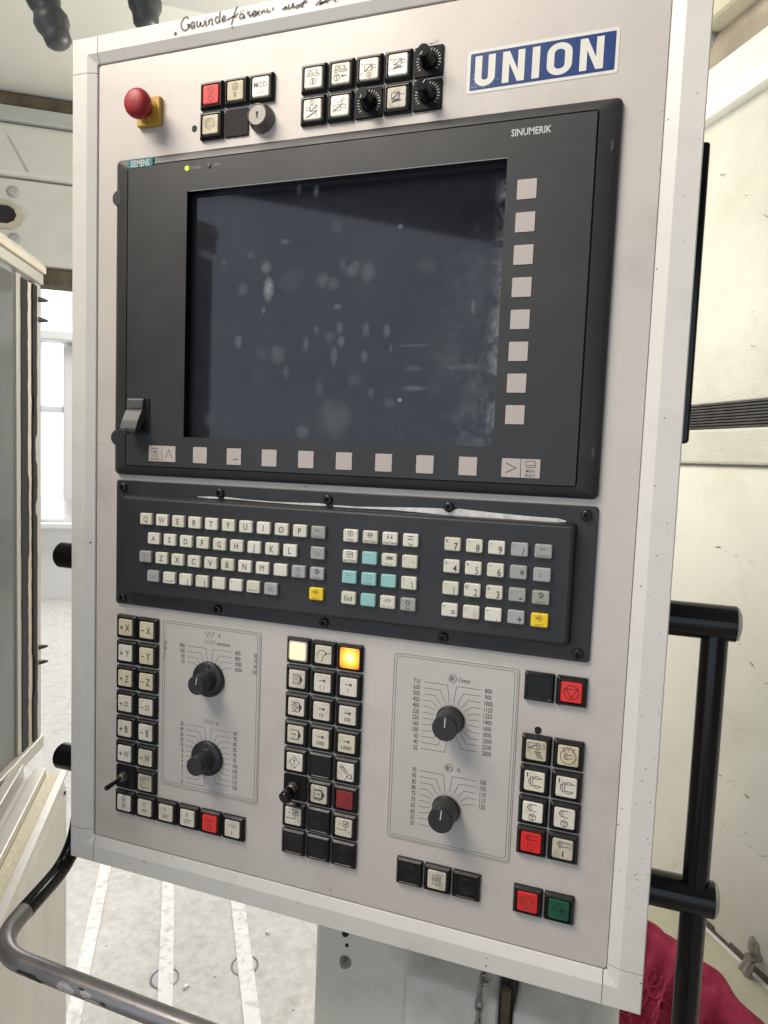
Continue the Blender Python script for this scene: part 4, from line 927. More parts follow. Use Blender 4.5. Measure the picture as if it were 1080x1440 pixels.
tsym = lambda x, z, r=2.2: combo(circ(x, z, r), line((x - r * .8, z + r * .45), (x + r * .8, z + r * .45)), line((x, z + r * .45), (x, z - r)))
stopt = combo(circ(0, 0, 6.0, .55), line((-4.6, 2.9), (4.6, 2.9), (0, -4.9), w=.55, close=True))
fan = lambda b, m: b.poly([(-5, -4), (-3, -2.2), (0, -1.4), (3, -1.8), (5, -3), (3, -3.6), (0, -3.6), (-3, -4.4)][::-1], IY, m)

A0 = (-144.8, 219.8)
btn(*A0, 0, 0, 'capred', combo(circ(0, 3, 3), line((-1.4, 3), (-.3, 4.4), (.3, 1.6), (1.4, 3)), circ(0, -4.2, 2.4)))
btn(*A0, 1, 0, 'capyellow', combo(circ(0, 3.4, 3), line((-1.4, 3.4), (-.3, 4.8), (.3, 2), (1.4, 3.4)), line((0, -1.6), (0, -6), w=.9)))
btn(*A0, 2, 0, 'caplit', combo(txt('MOD', 7.0, 0, 1.8, .85), txt('1.2.3', 4, 0, -5, .9)))
btn(*A0, 0, 1, 'capyellow', combo(circ(0, .5, 4.8, .45, -60, 250), line((0, -3), (0, -6.2)), circ(0, .4, 2.6, .25)))
btn(*A0, 1, 1, 'flat')
B0 = (-38.0, 220.5)
btn(*B0, 0, 0, 'caplit', combo(coil, circ(0, -3.6, 2.8), line((0, -1.6), (0, -5.6), w=.9)), 'ink')
btn(*B0, 1, 0, 'caplit', combo(coil, tsym(-3.6, -3.4, 2.8), line((1, -2.8), (6, -2.8), w=.7), tri((2.6, -1.6), (2.6, -4), (.4, -2.8))), 'ink')
btn(*B0, 2, 0, 'caplit', combo(boxd(-4.2, 2.4, -2, 3.4), line((3.2, 4), (3.2, -2)), line((3.2, 2.2), (7, 2.2)), line((3.2, 0), (7, 0)), line((-7.6, 5), (-5, 3.4)), line((-7.4, -5), (-5, -2.6)), circ(0, -5.2, 2), line((0, -4), (0, -6.4))))
btn(*B0, 3, 0, 'caplit', combo(boxd(-3.6, 2.8, -.8, 4), line((3.6, 4.6), (3.6, -.8)), line((3.6, 2.8), (7.4, 2.8)), line((3.6, .6), (7.4, .6)), line((-7.6, 5), (-5.4, 3.6)), line((-7.6, -4.6), (-5.2, -2)), fan), 'inkmid')
btn(*B0, 0, 1, 'caplit', combo(circ(-.4, 6, 2), line((-.4, 7.4), (-.4, 4.8)), boxd(-2, 4.8, -2, 3), rect(-5.4, -2.6, -1.2, 1.6), line((-6, -7), (5, -1.6), w=.6), line((-4.6, -7), (5, -2.8)), line((4.6, -4), (4.6, -6.6))))
btn(*B0, 1, 1, 'caplit', combo(boxd(-6, 1.4, -4.6, .4), line((1.4, 1.2), (3.8, 1.2)), rect(1.4, 6, -2.6, .2), line((-2, 1.8), (4, 3.4)), line((.8, 5.6), (2, 3.8), (4.4, 6.4)), line((4, 4.2), (6.4, 4.6))))
btn(*B0, 3, 1, 'capdirty', combo(boxd(-4.6, 2, -1.4, 4), line((2.8, 4.6), (2.8, -1)), line((2.8, 2), (7, 2)), fan))
C0 = (-237.8, -306.4)
for r, n in enumerate(('X', 'Y', 'Z', 'ZS', 'B', 'W')):
    for c, s_ in enumerate('+-'):
        kd = 'capyellow' if n in 'XZ' or (n == 'Y' and c) else ('capdirty' if False else 'capwhite')
        f = combo(txt(n, 10.5 if len(n) == 1 else 7.0, 2.8 if len(n) == 1 else 2.2, 0, .72 if n != 'W' else .62), line((-6.6, -.6), (-2.4, -.6), w=.7), *( [line((-4.5, 1.5), (-4.5, -2.7), w=.7)] if s_ == '+' else []))
        btn(*C0, c, r, kd, f)
btn(*C0, 1, 6, 'capdirty', combo(rect(-5.6, 5.6, -4.6, 3.4), txt('><', 4, 0, 0, 1), line((-6, 5), (6, 5.6)), line((-5, -6), (3, -5.6))), 'inkmid')
for c, n in enumerate(('0°', '90°', '180°', '270°')): btn(*C0, c, 7, 'capwhite', combo(txt('B', 6.0, -.2, 4, .75), txt(n, 6.4, .4, -3, .8)), 'inkmid')
btn(*C0, 4, 7, 'capred', combo(zig(-4.6, 4.6, 3.6, 1.6, 7), circ(0, -3.6, 2.6, .5)))
btn(*C0, 5, 7, 'capwhite', combo(zig(-5, 5, 3.4, 1.7, 7), line((0, -1.6), (0, -6), w=.7)), 'inkmid')
D0 = (-36.8, -305.9)
btn(*D0, 0, 0, 'capglow', combo(circ(0, 1, 2.4, .5, 100, 420), zig(-3, 3, -1.6, 1, 5, .7), *[line((3.2 * math.cos(R(a)), 1 + 3.2 * math.sin(R(a))), (4.6 * math.cos(R(a)), 1 + 4.6 * math.sin(R(a)))) for a in range(0, 200, 35)]))
btn(*D0, 1, 0, 'capwhite', combo(circ(-1, 0, 4.4, .5, 20, 190), line((3.2, 1.4), (1, -.4), (-.6, -3), (-1.4, -7), w=.5), line((3, 1.2), (8, 2.4)), tri((1.8, 2.4), (4.2, 1.4), (2.6, -.2))))
btn(*D0, 2, 0, 'caporange')
arrbox = combo(line((-5, 4.6), (3.6, 4.6), w=.5), line((-5, -4.4), (3.6, -4.4), w=.5), line((3.4, 4.6), (3.4, -4.4), w=.5), tri((3.6, 4.6), (6.2, .1), (3.6, -4.4)))
btn(*D0, 0, 1, 'capwhite', combo(arrbox, rect(-3.8, 2, -3, 3.2), line((-2, -1.6), (-2, .6), (-.9, 2), (.2, .6), (.2, -1.6), w=.5)))
btn(*D0, 1, 1, 'capwhite', combo(step(''), txt('(  )', 5, 0, -3.6, .9)))
btn(*D0, 2, 1, 'capwhite', step('1'))
btn(*D0, 0, 2, 'capwhite', combo(arrbox, line((-5, 1), (-1.2, 4), (2.4, .4), (-1.2, -3.4), (-3.6, -1), w=.5), line((-2.4, -1.2), (-2.4, .8), (-1.2, 1.8), (0, .8), (0, -1.2), w=.5)))
btn(*D0, 1, 2, 'capwhite', step('10')); btn(*D0, 2, 2, 'capwhite', step('100'))
btn(*D0, 0, 3, 'capwhite', combo(arrbox, arrR(-.8, .2, 3.8))); btn(*D0, 1, 3, 'capwhite', step('1000')); btn(*D0, 2, 3, 'capwhite', step('10000'))
btn(*D0, 0, 4, 'capwhite', combo(line((-5.6, 0), (0, 5.8), (5.6, 0), (0, -5.8), close=True), line((0, -2.6), (0, 2.6)), line((-1, 1.4), (0, 2.8), (1, 1.4))))
btn(*D0, 1, 4, 'blank')
btn(*D0, 2, 4, 'capwhite', combo(line((-5.4, 4.6), (-3.4, 6), (2.6, 0), (.8, -1.8), close=True), line((-4.2, 3.4), (-1.6, 4.6)), line((-2.6, 2), (0, 3)), line((-1, .4), (1.4, 1.6)), line((2, -3.4), (4.4, -1), (7, -3.6), (4.6, -6), close=True), line((-.4, -7.4), (1.6, -5.2), (1.6, -3)), line((6.6, -1.2), (7, -7.4))))
btn(*D0, 1, 5, 'capdirty', combo(arrbox, rect(-4.4, 3, -4, 4), arrR(-.2, .2, 3), rect(-3, 1.6, -5.6, -3)))
btn(*D0, 2, 5, 'capdarkred', combo(line((-3, -4), (3, 3)), line((-1, -4), (3.4, 1.6)), line((3, 3), (3.4, -3))))
axis = combo(rect(-.2, 5, 1.6, 7), line((.6, 3), (3.8, 6)), line((1.4, 2.6), (4.4, 5.4)), line((-6.6, -2), (2.4, -2)), line((2.4, -2), (2.4, 1.6)), line((-6.4, -1), (-6.4, -3)), line((5.4, -2.8), (7, -4.4)), line((-4, 4.6), (-4, 2.4)))
btn(*D0, 0, 6, 'capwhite', axis); btn(*D0, 1, 6, 'blank'); btn(*D0, 2, 6, 'capwhite', axis)
for c in range(3): btn(*D0, c, 7, 'blank')
E0 = (190.7, -308.2); btn(*E0, 0, 0, 'blank'); btn(*E0, 1, 0, 'capred', stopt)
F0 = (191.3, -363.3)
btn(*F0, 0, 0, 'capdirty', combo(boxd(-7, .6, 1.6, 6.4), rect(.6, 2.4, .6, 6.8), rect(2.4, 6.6, 2.6, 5.4), *[line((-1 + k * 1.3, -.6), (2 + k * 1.3, -6.6), w=.6) for k in range(4)], line((-1.6, -.6), (3.6, -1))), 'inkmid')
btn(*F0, 1, 0, 'capyellow', combo(circ(0, -.4, 6.4, .45, 125, 415), line((-5.6, 6.6), (-3, 6.2), (-3.6, 3.6)), line((5.6, 6.0), (3, 6.2), (3.6, 3.6)), line((-2, 7.4), (2, 7.4), (0, 5), close=True), spind(-.6, .72)))
flap = combo(line((-1, 3), (1, 5), (3.4, 4.4), (4.6, 3.2), (6.8, 3.2)), line((-1, 2.6), (4.6, 3.0)), line((-.6, -3.4), (1, -5.2), (3.6, -5), (4.8, -3.6), (6.4, -3.6)), line((-.6, -3.2), (4.8, -3.4)), rect(-3.2, -1.4, -4, 4), line((-3.2, 2.6), (-4.8, 1.6), (-4.8, -1.6), (-3.2, -2.6)), line((-6, 7.4), (-6, 3.4), w=.7))
btn(*F0, 0, 1, 'capclean', flap, 'ink'); btn(*F0, 1, 1, 'capwhite', flap)
sp2 = combo(rect(-3, -1.4, 1.4, 7), line((-3, 6), (-4.4, 5.2), (-4.4, 3.2), (-3, 2.4)), line((-1.4, 6.2), (1, 7.2), (3, 6.4)), line((-1.4, 2), (1.4, .8), (3.4, 1.4)), tsym(0, -4.4, 2.8))
btn(*F0, 0, 2, 'capclean', sp2, 'ink'); btn(*F0, 1, 2, 'capwhite', sp2)
sp3 = combo(rect(-2.8, -1.4, 1.4, 7), line((-2.8, 6), (-4.2, 5.2), (-4.2, 3.2), (-2.8, 2.4)), line((-1.4, 6), (5.4, 6)), line((-1.4, 2.6), (5.4, 2.6)))
btn(*F0, 0, 3, 'capred', combo(sp3, circ(0, -3.8, 2.8, .5))); btn(*F0, 1, 3, 'capdirty', combo(sp3, line((.4, -1.6), (.4, -6.4), w=.9)))
G0 = (191.2, -500.2); btn(*G0, 0, 0, 'capred', stopt, 'ink')
btn(*G0, 1, 0, 'capgreen', combo(line((-6, 0), (0, 6.2), (6, 0), (0, -6.2), w=.6, close=True), line((-3.6, 0), (3, 0), w=.7), tri((1, 2), (4.4, 0), (1, -2))))
H0 = (82.8, -500.2); btn(*H0, 0, 0, 'blank'); btn(*H0, 1, 0, 'capdirty', combo(rect(-3.6, 3.4, -4, 5), circ(-1.4, 1, 1.6), circ(1.6, 1, 1.6), line((0, -1), (0, -5))), 'inkmid'); btn(*H0, 2, 0, 'blank')

# small potentiometer knobs with tick scales
def pot(c, r, ang):
    x = B0[0] + PXH * c + BW / 2; z = B0[1] - PZV * r - BH / 2; loc = (x / 1000, 0, z / 1000 + ZB)
    b = MB(); b.rbox(-BW / 2, BW / 2, -BH / 2, BH / 2, 0, -2.4, .8, .6, 'matteblack', 2); o = b.obj('potentiometer', panel, loc)
    b = MB()
    for k in range(19):
        a = R(-130 + 260 * k / 18); sn, cs = math.sin(a), math.cos(a); b.stroke([(9.0 * sn, 9.0 * cs), (11.0 * sn, 11.0 * cs)], .55, -2.46, 'inkwhite')
    b.obj('tick_scale', o)
    b = MB(); b.lathe(0, 0, [(7.4, -2.4), (7.0, -4.5), (5.6, -6), (5.3, -18.5), (4.9, -19.4)], 'blackgloss', 24, lobes=0); b.obj('knob', o)
    b = MB(); sn, cs = math.sin(R(ang)), math.cos(R(ang)); b.stroke([(1.4 * sn, 1.4 * cs), (4.4 * sn, 4.4 * cs)], .7, -19.5, 'inkwhite'); b.obj('pointer', o)
pot(4, 0, 215); pot(2, 1, 200); pot(4, 1, 40)

# key switch
x, z = A0[0] + 2 * PXH + BW / 2 + .4, A0[1] - PZV - BH / 2
b = MB(); b.lathe(0, 0, [(12.6, 0), (12.6, -2.5), (12.0, -4.5), (10.4, -6.5), (10.0, -10.5), (9.3, -11.3), (8.9, -11.3), (8.7, -10.8)], 'steel', 36); o = b.obj('key_switch', panel, (x / 1000, 0, z / 1000 + ZB))
b = MB(); b.poly([(-1.0, 2.4), (1.0, 2.6), (1.2, .8), (.6, -.2), (.8, -3.2), (-.6, -3.2), (-.6, -.2), (-1.3, .8)], -10.95, 'groove'); b.obj('keyhole', o)
# emergency stop
x, z = -203.5, 200.5
b = MB(); b.rbox(-13.5, 13.5, -13.5, 13.5, 0, -5, 1.5, .8, 'estopyellow', 3); o = b.obj('emergency_stop', panel, (x / 1000, 0, z / 1000 + ZB))
b = MB(); b.lathe(0, 0, [(11.5, -5), (11.5, -6.4), (9.5, -6.6), (8.8, -9)], 'estopyellow', 28); b.obj('collar', o)
b = MB(); b.lathe(0, 0, [(8.2, -8), (8.6, -12), (10.8, -14.6), (13.2, -16.6), (13.7, -19), (13.5, -22.4), (12.2, -25), (9.4, -27), (5.2, -28), (1, -28.3)], 'estopred', 36); b.obj('mushroom_head', o)
# drilled holes
for px, py, rr in ((273.5, 181, 2.9), (756.5, 1027, 3.0)):
    hx, hz = pm(px, py, 0); b = MB(); b.poly([(hx + rr * (1 + .12 * math.sin(3 * k)) * math.cos(-k * .5236), hz + rr * 1.15 * math.sin(-k * .5236)) for k in range(12)][::-1], -.25, 'groove'); part(b, 'plugged_hole')
# toggles
def toggle(x0, z0, c, r, kind):
    x = x0 + PXH * c + BW / 2; z = z0 - PZV * r - BH / 2; loc = (x / 1000, 0, z / 1000 + ZB)
    b = MB(); b.rbox(-BW / 2, BW / 2, -BH / 2, BH / 2, 0, -2.4, .8, .6, 'matteblack', 2); o = b.obj('toggle_switch', panel, loc)
    b = MB(); b.lathe(-1.5, 1.5, [(5.4, -2.4), (5.4, -4.6)], 'steel', 6, smooth=False); b.lathe(-1.5, 1.5, [(4.2, -4.6), (4.2, -9), (3.2, -9.6)], 'steel', 20); b.obj('threaded_bush', o)
    b = MB()
    if kind == 'lever': b.tube([(-1.5, -8.5, 1.5), (-3, -15, -.5), (-5.4, -24, -2.8), (-6.2, -26, -3.2)], [2.0, 2.2, 2.8, 2.2], 'blackgloss', 12)
    else: b.tube([(-1.5, -8.5, 1.5), (-2.0, -11, -.6), (-2.6, -15, -2.4), (-2.9, -18.5, -3.8), (-3.0, -19.5, -4.2)], [3.6, 5.6, 6.3, 6.5, 5.2], 'blackgloss', 14)
    b.obj('lever', o)
toggle(*C0, 0, 6, 'lever'); toggle(*D0, 0, 5, 'knob')

# ---------------------------------------------------------------- dial plates
def dial_plate(x0, x1, z0, z1):
    b = MB(); b.rbox(x0, x1, z0, z1, 0, -.8, 3.5, .2, 'dialplate', 4); o = b.obj('dial_plate', panel, OFF)
    b = MB()
    for d in (1.3, 3.6):
        q = b.rrect(x0 + d, x1 - d, z0 + d, z1 - d, 3.5, 0, 5); b.stroke([(p[0], p[2]) for p in q], .5, -.86, 'inkmid', close=True)
    b.obj('border_line', o)
    return o
P1 = dial_plate(-182.0, -66.3, -482.2, -305.6); P2 = dial_plate(70.7, 185.7, -483.8, -306.9)
def scale_(pl, cx, cz, left, right, farl=(), farr=(), r0=17.5, dx=26.2):
    b = MB(); y = -.86
    for side, labs in ((-1, left), (1, right)):
        for i, t_ in enumerate(labs):
            zr_ = 31.1 - 5.66 * i; a = R(7.5 + 15 * i); sn, cs = math.sin(a), math.cos(a)
            kx = min(max(zr_ / cs * sn if abs(cs) > .05 else 20, 3), 22.0)
            rr_ = zr_ / cs if abs(cs) > .12 else 20
            if rr_ < r0 + 1.5 or kx >= 22: kx = 20.5
            b.stroke([(cx + side * dx, cz + zr_), (cx + side * kx, cz + zr_), (cx + side * r0 * sn, cz + r0 * cs)], 0.42, y, 'ink')
            b.text(t_, cx + side * (dx + 3.4), cz + zr_, 6.0, y, 'ink', .70, align='R' if side < 0 else 'L')
    for i, t_ in enumerate(farl): b.text(t_, cx - 55, cz + 31.1 - 5.66 * i, 6.0, y, 'ink', .70, align='L')
    for i, t_ in enumerate(farr): b.text(t_, cx + 55, cz + 31.1 - 5.66 * i, 6.0, y, 'ink', .70, align='R')
    b.obj('scale_marking', pl)
scale_(P1, -124.6, -361.2, ('400', '100', '50', '10'), ('600', '800', '1000', '6000'), ('30', '10', '5', '1'), ('50', '70', '90', '100'))
scale_(P1, -124.6, -444.0, ('50', '40', '30', '20', '10', '8', '6', '4', '3', '2', '1', '0'), ('60', '70', '80', '85', '90', '95', '100', '105', '110', '115', '120'))
scale_(P2, 127.0, -362.4, ('710', '630', '500', '450', '400', '320', '250', '160', '100', '63', '40', '25'), ('800', '900', '1000', '1120', '1250', '1400', '1600', '1800', '2000', '2500', '2800'), r0=16)
scale_(P2, 127.0, -445.7, ('95', '90', '85', '80', '75', '70', '65', '60', '55', '50'), ('100', '105', '110', '115', '120'), r0=16)
b = MB(); y = -.86
sine = [(-129.8 + t_ * .3, -315 + 2.6 * math.sin(t_ * .3 * 2 * math.pi / 5.0 + 2)) for t_ in range(37)]
b.stroke(sine, .5, y, 'ink'); b.text('%', -113.4, -315.2, 5, y, 'ink', .8)
zz_ = [(-130.5 + 1.35 * i, -323 + (2.4 if i % 2 else -2.4)) for i in range(10)]; b.stroke(zz_, .5, y, 'ink'); b.text('mm/min', -116.2, -323.2, 5.6, y, 'ink', .85, align='L')
zz_ = [(-129.6 + 1.35 * i, -406 + (2.4 if i % 2 else -2.4)) for i in range(9)]; b.stroke(zz_, .5, y, 'ink'); b.text('%', -114.2, -406.3, 5, y, 'ink', .8)
b.obj('lettering', P1)
b = MB()
for cz in (-324.7, -407.5):
    b.circ(127.4, cz, 3.6, .5, y, 'ink'); b.stroke([(126, cz + 1.8), (125, cz + 1), (125, cz - 1), (126, cz - 1.8)], .5, y, 'ink'); b.poly([(126, cz - 1.9), (127.2, cz - 1.9), (127.2, cz + 1.9), (126, cz + 1.9)], y, 'ink'); b.stroke([(127, cz + 1), (130, cz + 1)], .5, y, 'ink'); b.stroke([(127, cz - 1), (130, cz - 1)], .5, y, 'ink')
b.text('1/min', 133, -325.0, 5.8, y, 'ink', .85, align='L'); b.text('%', 136.6, -407.7, 5, y, 'ink', .8); b.obj('lettering', P2)

def knob(cx, cz, base, ang, cap_mt):
    loc = (cx / 1000, 0, cz / 1000 + ZB)
    b = MB()
    rb = 9.9 if base else 11.6
    if base: b.lathe(0, 0, [(18.1, -.8), (18.1, -3.4), (17.2, -4.6), (rb + 1.5, -5.2)], 'knob', 40, cap=False)
    else: b.lathe(0, 0, [(12.2, -.8), (12.2, -2.2), (rb, -2.8)], 'knob', 36, cap=False)
    o = b.obj('rotary_knob', panel, loc)
    b = MB(); y0 = -5.2 if base else -2.6
    b.lathe(0, 0, [(rb + 1.6, y0), (rb + .6, y0 - 1.4), (rb, y0 - 3), (rb - .2, -16), (rb - .3, -23.2), (rb - 1.0, -24.2)], 'knob', 40)
    b.obj('knob_body', o)
    b = MB(); sn, cs = math.sin(R(ang)), math.cos(R(ang))
    if not base or ang is not None and cap_mt: b.stroke([(1.2 * sn, 1.2 * cs), ((rb - 1.6) * sn, (rb - 1.6) * cs)], .9, -24.28, cap_mt or 'inkwhite')
    if base: b.stroke([(12.2 * sn, 12.2 * cs), (17.0 * sn, 17.0 * cs)], .8, -5.3, 'groove')
    b.obj('pointer', o)
knob(-124.6, -361.2, True, 8, 'inkwhite'); knob(-124.6, -444.0, True, 5, None); knob(127, -362.4, False, 2, 'inkwhite'); knob(127, -445.7, False, 5, 'inkwhite')

# ---------------------------------------------------------------- sticker UNION
st = [(114.8, 177.0), (235.8, 178.2), (236.0, 212.8), (115.0, 211.6)]
def sq(u_, v_): # unit square on the sticker
    a = Vector(st[0]).lerp(Vector(st[1]), u_); c = Vector(st[3]).lerp(Vector(st[2]), u_); q = a.lerp(c, v_); return (q.x, q.y)
def rr_unit(m_, rx, ry, n=5):
    pts = []
    for cx, cy, a0 in ((1 - m_[0] - rx, 1 - m_[1] - ry, 0), (m_[0] + rx, 1 - m_[1] - ry, 90), (m_[0] + rx, m_[1] + ry, 180), (1 - m_[0] - rx, m_[1] + ry, 270)):
        for k in range(n + 1): a = R(a0 + 90 * k / n); pts.append((cx + rx * math.cos(a), cy + ry * math.sin(a)))
    return pts
b = MB(); L0 = [sq(*p) for p in rr_unit((0, 0), .018, .06)]
b.loops([[(p[0], -.05, p[1]) for p in L0][::-1], [(p[0], -.3, p[1]) for p in L0][::-1]], 'sticker')
b.poly([sq(*p) for p in rr_unit((.022, .075), .008, .03)], -.36, 'unionblue')
o = b.obj('brand_sticker', panel, OFF)
b = MB()
def P(pts): b.poly([sq(*p) for p in pts], -.42, 'sticker')
z0, z1_ = .145, .855
def arcp(cx, cy, rx, ry, a0, a1, n=10): return [(cx + rx * math.cos(R(a0 + (a1 - a0) * k / n)), cy + ry * math.sin(R(a0 + (a1 - a0) * k / n))) for k in range(n + 1)]
def ring(oc, ic):
    n = len(oc); b.add([(*(lambda q: (q[0], -.42, q[1]))(sq(*p)),) for p in oc] + [(*(lambda q: (q[0], -.42, q[1]))(sq(*p)),) for p in ic], [(i, i + 1, n + i + 1, n + i) for i in range(n - 1)], 'sticker')
ring([(.055, z1_)] + arcp(.125, .345, .07, .20, 180, 360, 14) + [(.195, z1_)], [(.103, z1_)] + arcp(.125, .345, .022, .055, 180, 360, 14) + [(.147, z1_)])
def letN(x): P([(x, z0), (x + .046, z0), (x + .046, z1_), (x, z1_)]); P([(x + .104, z0), (x + .15, z0), (x + .15, z1_), (x + .104, z1_)]); P([(x + .046, z1_), (x + .046, z1_ - .27), (x + .104, z0), (x + .104, z0 + .27)])
letN(.245); P([(.445, z0), (.495, z0), (.495, z1_), (.445, z1_)])
ring(arcp(.625, .63, .082, .23, 0, 180, 12) + arcp(.625, .37, .082, .23, 180, 360, 12) + [(.707, .63)], arcp(.625, .63, .034, .09, 0, 180, 12) + arcp(.625, .37, .034, .09, 180, 360, 12) + [(.659, .63)])
letN(.755); b.obj('lettering', o)
rn = random.Random(5); b = MB()
for k in range(70):
    u_ = .03 + abs(rn.gauss(0, .05)); v_ = .10 + abs(rn.gauss(0, .13)); s_ = rn.uniform(.002, .006)
    if u_ < .25 and v_ < .8: b.poly([sq(u_, v_), sq(u_ + s_ * 1.6, v_ + s_), sq(u_ + s_ * 1.2, v_ + s_ * 5), sq(u_ + s_ * .2, v_ + s_ * 4)], -.39, 'worn_blue')
b.obj('worn_print', o)

# ---------------------------------------------------------------- scuffs and grime on the sheet
mat('scuff', (0.27, 0.255, 0.235), 0.6); mat('grime', (0.11, 0.105, 0.095), 0.7); mat('scratch_bright', (0.72, 0.70, 0.67), 0.35)
rn = random.Random(21); b = MB()
BLK = [(-144.8, 219.8, 3, 2), (-38, 220.5, 5, 2), (-237.8, -306.4, 2, 8), (-237.8, -498.5, 6, 1), (-36.8, -305.9, 3, 8), (190.7, -308.2, 2, 1), (191.3, -363.3, 2, 4), (191.2, -500.2, 2, 1), (82.8, -500.2, 3, 1)]
def blob(x, z, rx, rz, mt):
    n = 7; a0 = rn.uniform(0, 1); b.poly([(x + rx * rn.uniform(.4, 1) * math.cos(a0 - 2 * math.pi * i / n), z + rz * rn.uniform(.4, 1) * math.sin(a0 - 2 * math.pi * i / n)) for i in range(n)][::-1], -rn.uniform(.04, .16), mt)
for (x0, z0_, nc, nr) in BLK:
    w_, h_ = nc * PXH - 1.6, nr * PZV - 2.4
    for k in range(int(14 * (nc + nr) / 2)):
        e_ = rn.random(); o_ = abs(rn.gauss(0, .5)) + .05
        if e_ < .45: blob(x0 + rn.random() * w_, z0_ - h_ - o_, rn.uniform(.5, 2.4), rn.uniform(.15, .5), rn.choice(('grime', 'scuff')))
        elif e_ < .6: blob(x0 + rn.random() * w_, z0_ + o_, rn.uniform(.5, 2.0), rn.uniform(.15, .4), 'scuff')
        elif e_ < .85: blob(x0 + w_ + o_, z0_ - rn.random() * h_, rn.uniform(.15, .5), rn.uniform(.5, 2.4), rn.choice(('grime', 'scuff')))
        else: blob(x0 - o_, z0_ - rn.random() * h_, rn.uniform(.15, .4), rn.uniform(.5, 1.8), 'scuff')
for k in range(60):
    x, z = rn.uniform(xi0 + 6, xi1 - 6), rn.choice((rn.uniform(165, 250), rn.uniform(-550, -300), rn.uniform(-550, -480))); a = rn.uniform(-.6, .6) + (1.57 if rn.random() < .3 else 0); l = rn.uniform(1.5, 7)
    b.stroke([(x, z), (x + l * math.cos(a) * .5, z + l * math.sin(a) * .5 + rn.uniform(-.3, .3)), (x + l * math.cos(a), z + l * math.sin(a))], rn.uniform(.12, .3), -.06, rn.choice(('scuff', 'scuff', 'scratch_bright')))
for k in range(45):
    x = rn.choice((xi0 + rn.uniform(1, 4), xi1 - rn.uniform(.5, 3), rn.uniform(xi0, xi1))); z = rn.uniform(zi0 + 2, zi1 - 3) if abs(x - CX) > 260 else rn.choice((zi0 + rn.uniform(.8, 2.5), zi1 - rn.uniform(1, 3)))
    blob(x, z, rn.uniform(.3, 1.6), rn.uniform(.2, .7), rn.choice(('grime', 'scuff', 'scuff')))
for k in range(26): blob(rn.gauss(92, 3), 193 + rn.gauss(0, 14), rn.uniform(.4, 1.6), rn.uniform(.4, 1.8), 'scuff')
for k in range(14): blob(82 + rn.gauss(0, 5), 222.5 + abs(rn.gauss(0, 1.6)), rn.uniform(.5, 1.8), rn.uniform(.3, .8), rn.choice(('grime', 'scuff')))
tag(part(b, 'scuff_marks'), kind='stuff')
# chips on the frame profiles
b = MB()
def chip(x, z, r):
    n = 6; b.poly([(x + r * rn.uniform(.5, 1.2) * math.cos(-2 * math.pi * i / n), z + r * rn.uniform(.4, 1.1) * math.sin(-2 * math.pi * i / n)) for i in range(n)][::-1], -4.62, 'grime')
for k in range(46): chip(CX + HW - rn.uniform(1, 18), rn.uniform(ZBt + 5, ZT - 5) if rn.random() < .5 else rn.uniform(ZBt + 5, -250), rn.uniform(.25, .75))
for k in range(14): chip(CX - HW + rn.uniform(1, 18), rn.uniform(ZBt + 5, ZT - 5), rn.uniform(.2, .6))
for k in range(16): chip(rn.uniform(CX - HW, CX + HW), rn.choice((ZBt + rn.uniform(1, 18), ZT - rn.uniform(1, 15))), rn.uniform(.25, .7))
tag(part(b, 'paint_chips'), kind='stuff')

# ---------------------------------------------------------------- rear bars, handle tube, side plate
for z in (-257.5, -499.5):
    b = MB(); b.tube([(-352, 40, z), (-350, 40, z), (356, 40, z)], 15, 'blackgloss', 24); o = part(b, 'cross_bar')
    for x, sg in ((-352, -1), (356, 1)):
        b = MB(); b.tube([(x, 40, z), (x + sg * 2, 40, z), (x + sg * 4, 40, z)], [15, 13.5, 9], 'zinc' if sg > 0 else 'blackgloss', 20); b.obj('end_cap', o)
def bend(pts, r=30, n=6):
    out = [Vector(pts[0])]
    for i in range(1, len(pts) - 1):
        p0, p1, p2 = map(Vector, pts[i - 1:i + 2]); d0 = (p0 - p1); d1 = (p2 - p1); q = min(r, d0.length * .48, d1.length * .48)
        a = p1 + d0.normalized() * q; c = p1 + d1.normalized() * q
        for k in range(n + 1):
            t_ = k / n; out.append(a * (1 - t_) ** 2 + p1 * 2 * t_ * (1 - t_) + c * t_ ** 2)
    return out + [Vector(pts[-1])]
b = MB(); b.tube([(341, 40, -250), (341, 40, -700)], 10.8, 'blackgloss', 22); part(b, 'grip_tube')
q0 = pm(102, 1212, 36); q1 = pm(-14, 1336, -100); q2 = pm(102, 1381, -100); q3 = pm(244, 1436, -100)
sl = (q3[1] - q2[1]) / (q3[0] - q2[0])
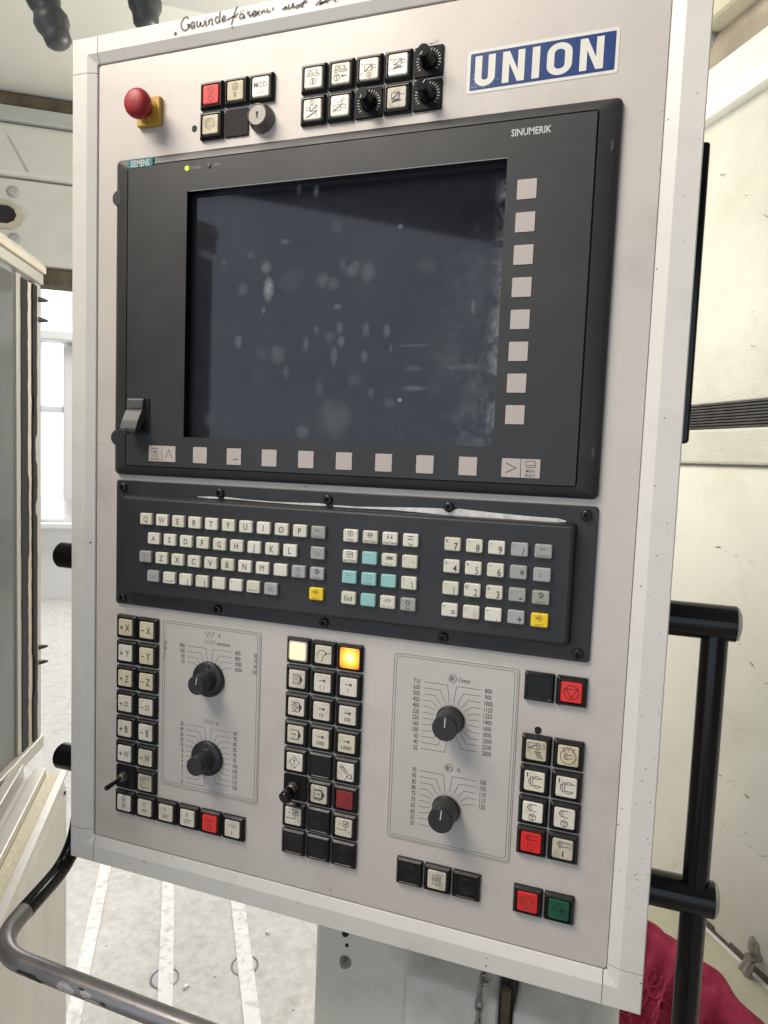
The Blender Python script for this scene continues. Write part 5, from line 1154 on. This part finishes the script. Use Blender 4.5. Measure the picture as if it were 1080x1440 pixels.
hp_ = bend([(-314, 44, -480), (q0[0], 38, q0[1] + 6), (q1[0], -100, q1[1]), (60, -100, q3[1] + sl * (60 - q3[0])), (330, -100, -700), (341, 40, -700)], 44, 9)
hp_ = [p_.lerp(n_, k_ / 6) for p_, n_ in zip(hp_, hp_[1:]) for k_ in range(6)] + [hp_[-1]]
def bar_at(x): return q2[1] + sl * (x - q2[0])
b = MB(); b.tube(hp_, 9.5, 'tube', 22); ht = part(b, 'handlebar')
b = MB(); k = next(i for i, p in enumerate(hp_) if p.y < -52)
b.tube(hp_[:k], 9.75, 'blackgloss', 22); b.obj('black_sleeve', ht)
rn = random.Random(9)
b = MB()        # flaked paint near the bend
def flake(x, a0, w_, h_, mt, y_=0):
    n = 7; pts = []
    for i in range(n):
        t_ = 2 * math.pi * i / n; rr_ = rn.uniform(.55, 1.1); ang = a0 + h_ * rr_ * math.sin(t_) / 10.3; xx = x + w_ * rr_ * math.cos(t_)
        pts.append((xx, -100 - 9.68 * math.cos(ang), bar_at(xx) + 9.68 * math.sin(ang)))
    cx_ = sum(p[0] for p in pts) / n; cy_ = -100 - 9.8 * math.cos(a0); cz_ = bar_at(cx_) + 9.8 * math.sin(a0)
    b.add(pts + [(cx_, cy_, cz_)], [(i, (i + 1) % n, n) for i in range(n)], mt)
for x, a0, w_, h_, mt in ((-246, -.1, 13, 5, 'chipdark'), (-236, -.35, 8, 3.5, 'chipdark'), (-258, .0, 7, 3, 'chipdark'), (-205, .1, 14, 6, 'chiplight'), (-180, .3, 10, 4, 'chiplight'), (-205, .3, 6, 3, 'chiplight'), (-172, -.2, 12, 3, 'chiplight'), (-160, 0, 6, 2, 'chipdark'), (-186, .55, 5, 1.2, 'chipdark')): flake(x, a0, w_, h_, mt)
b.obj('flaked_paint', ht)
b = MB(); b.rbox(280, 309.3, -109, 132, 60, 30, 3, 2, 'blackgloss', 3); part(b, 'side_plate')
b = MB(); b.box(-40, 60, 95, 260, -560, -100, 'backing'); part(b, 'support_bracket')
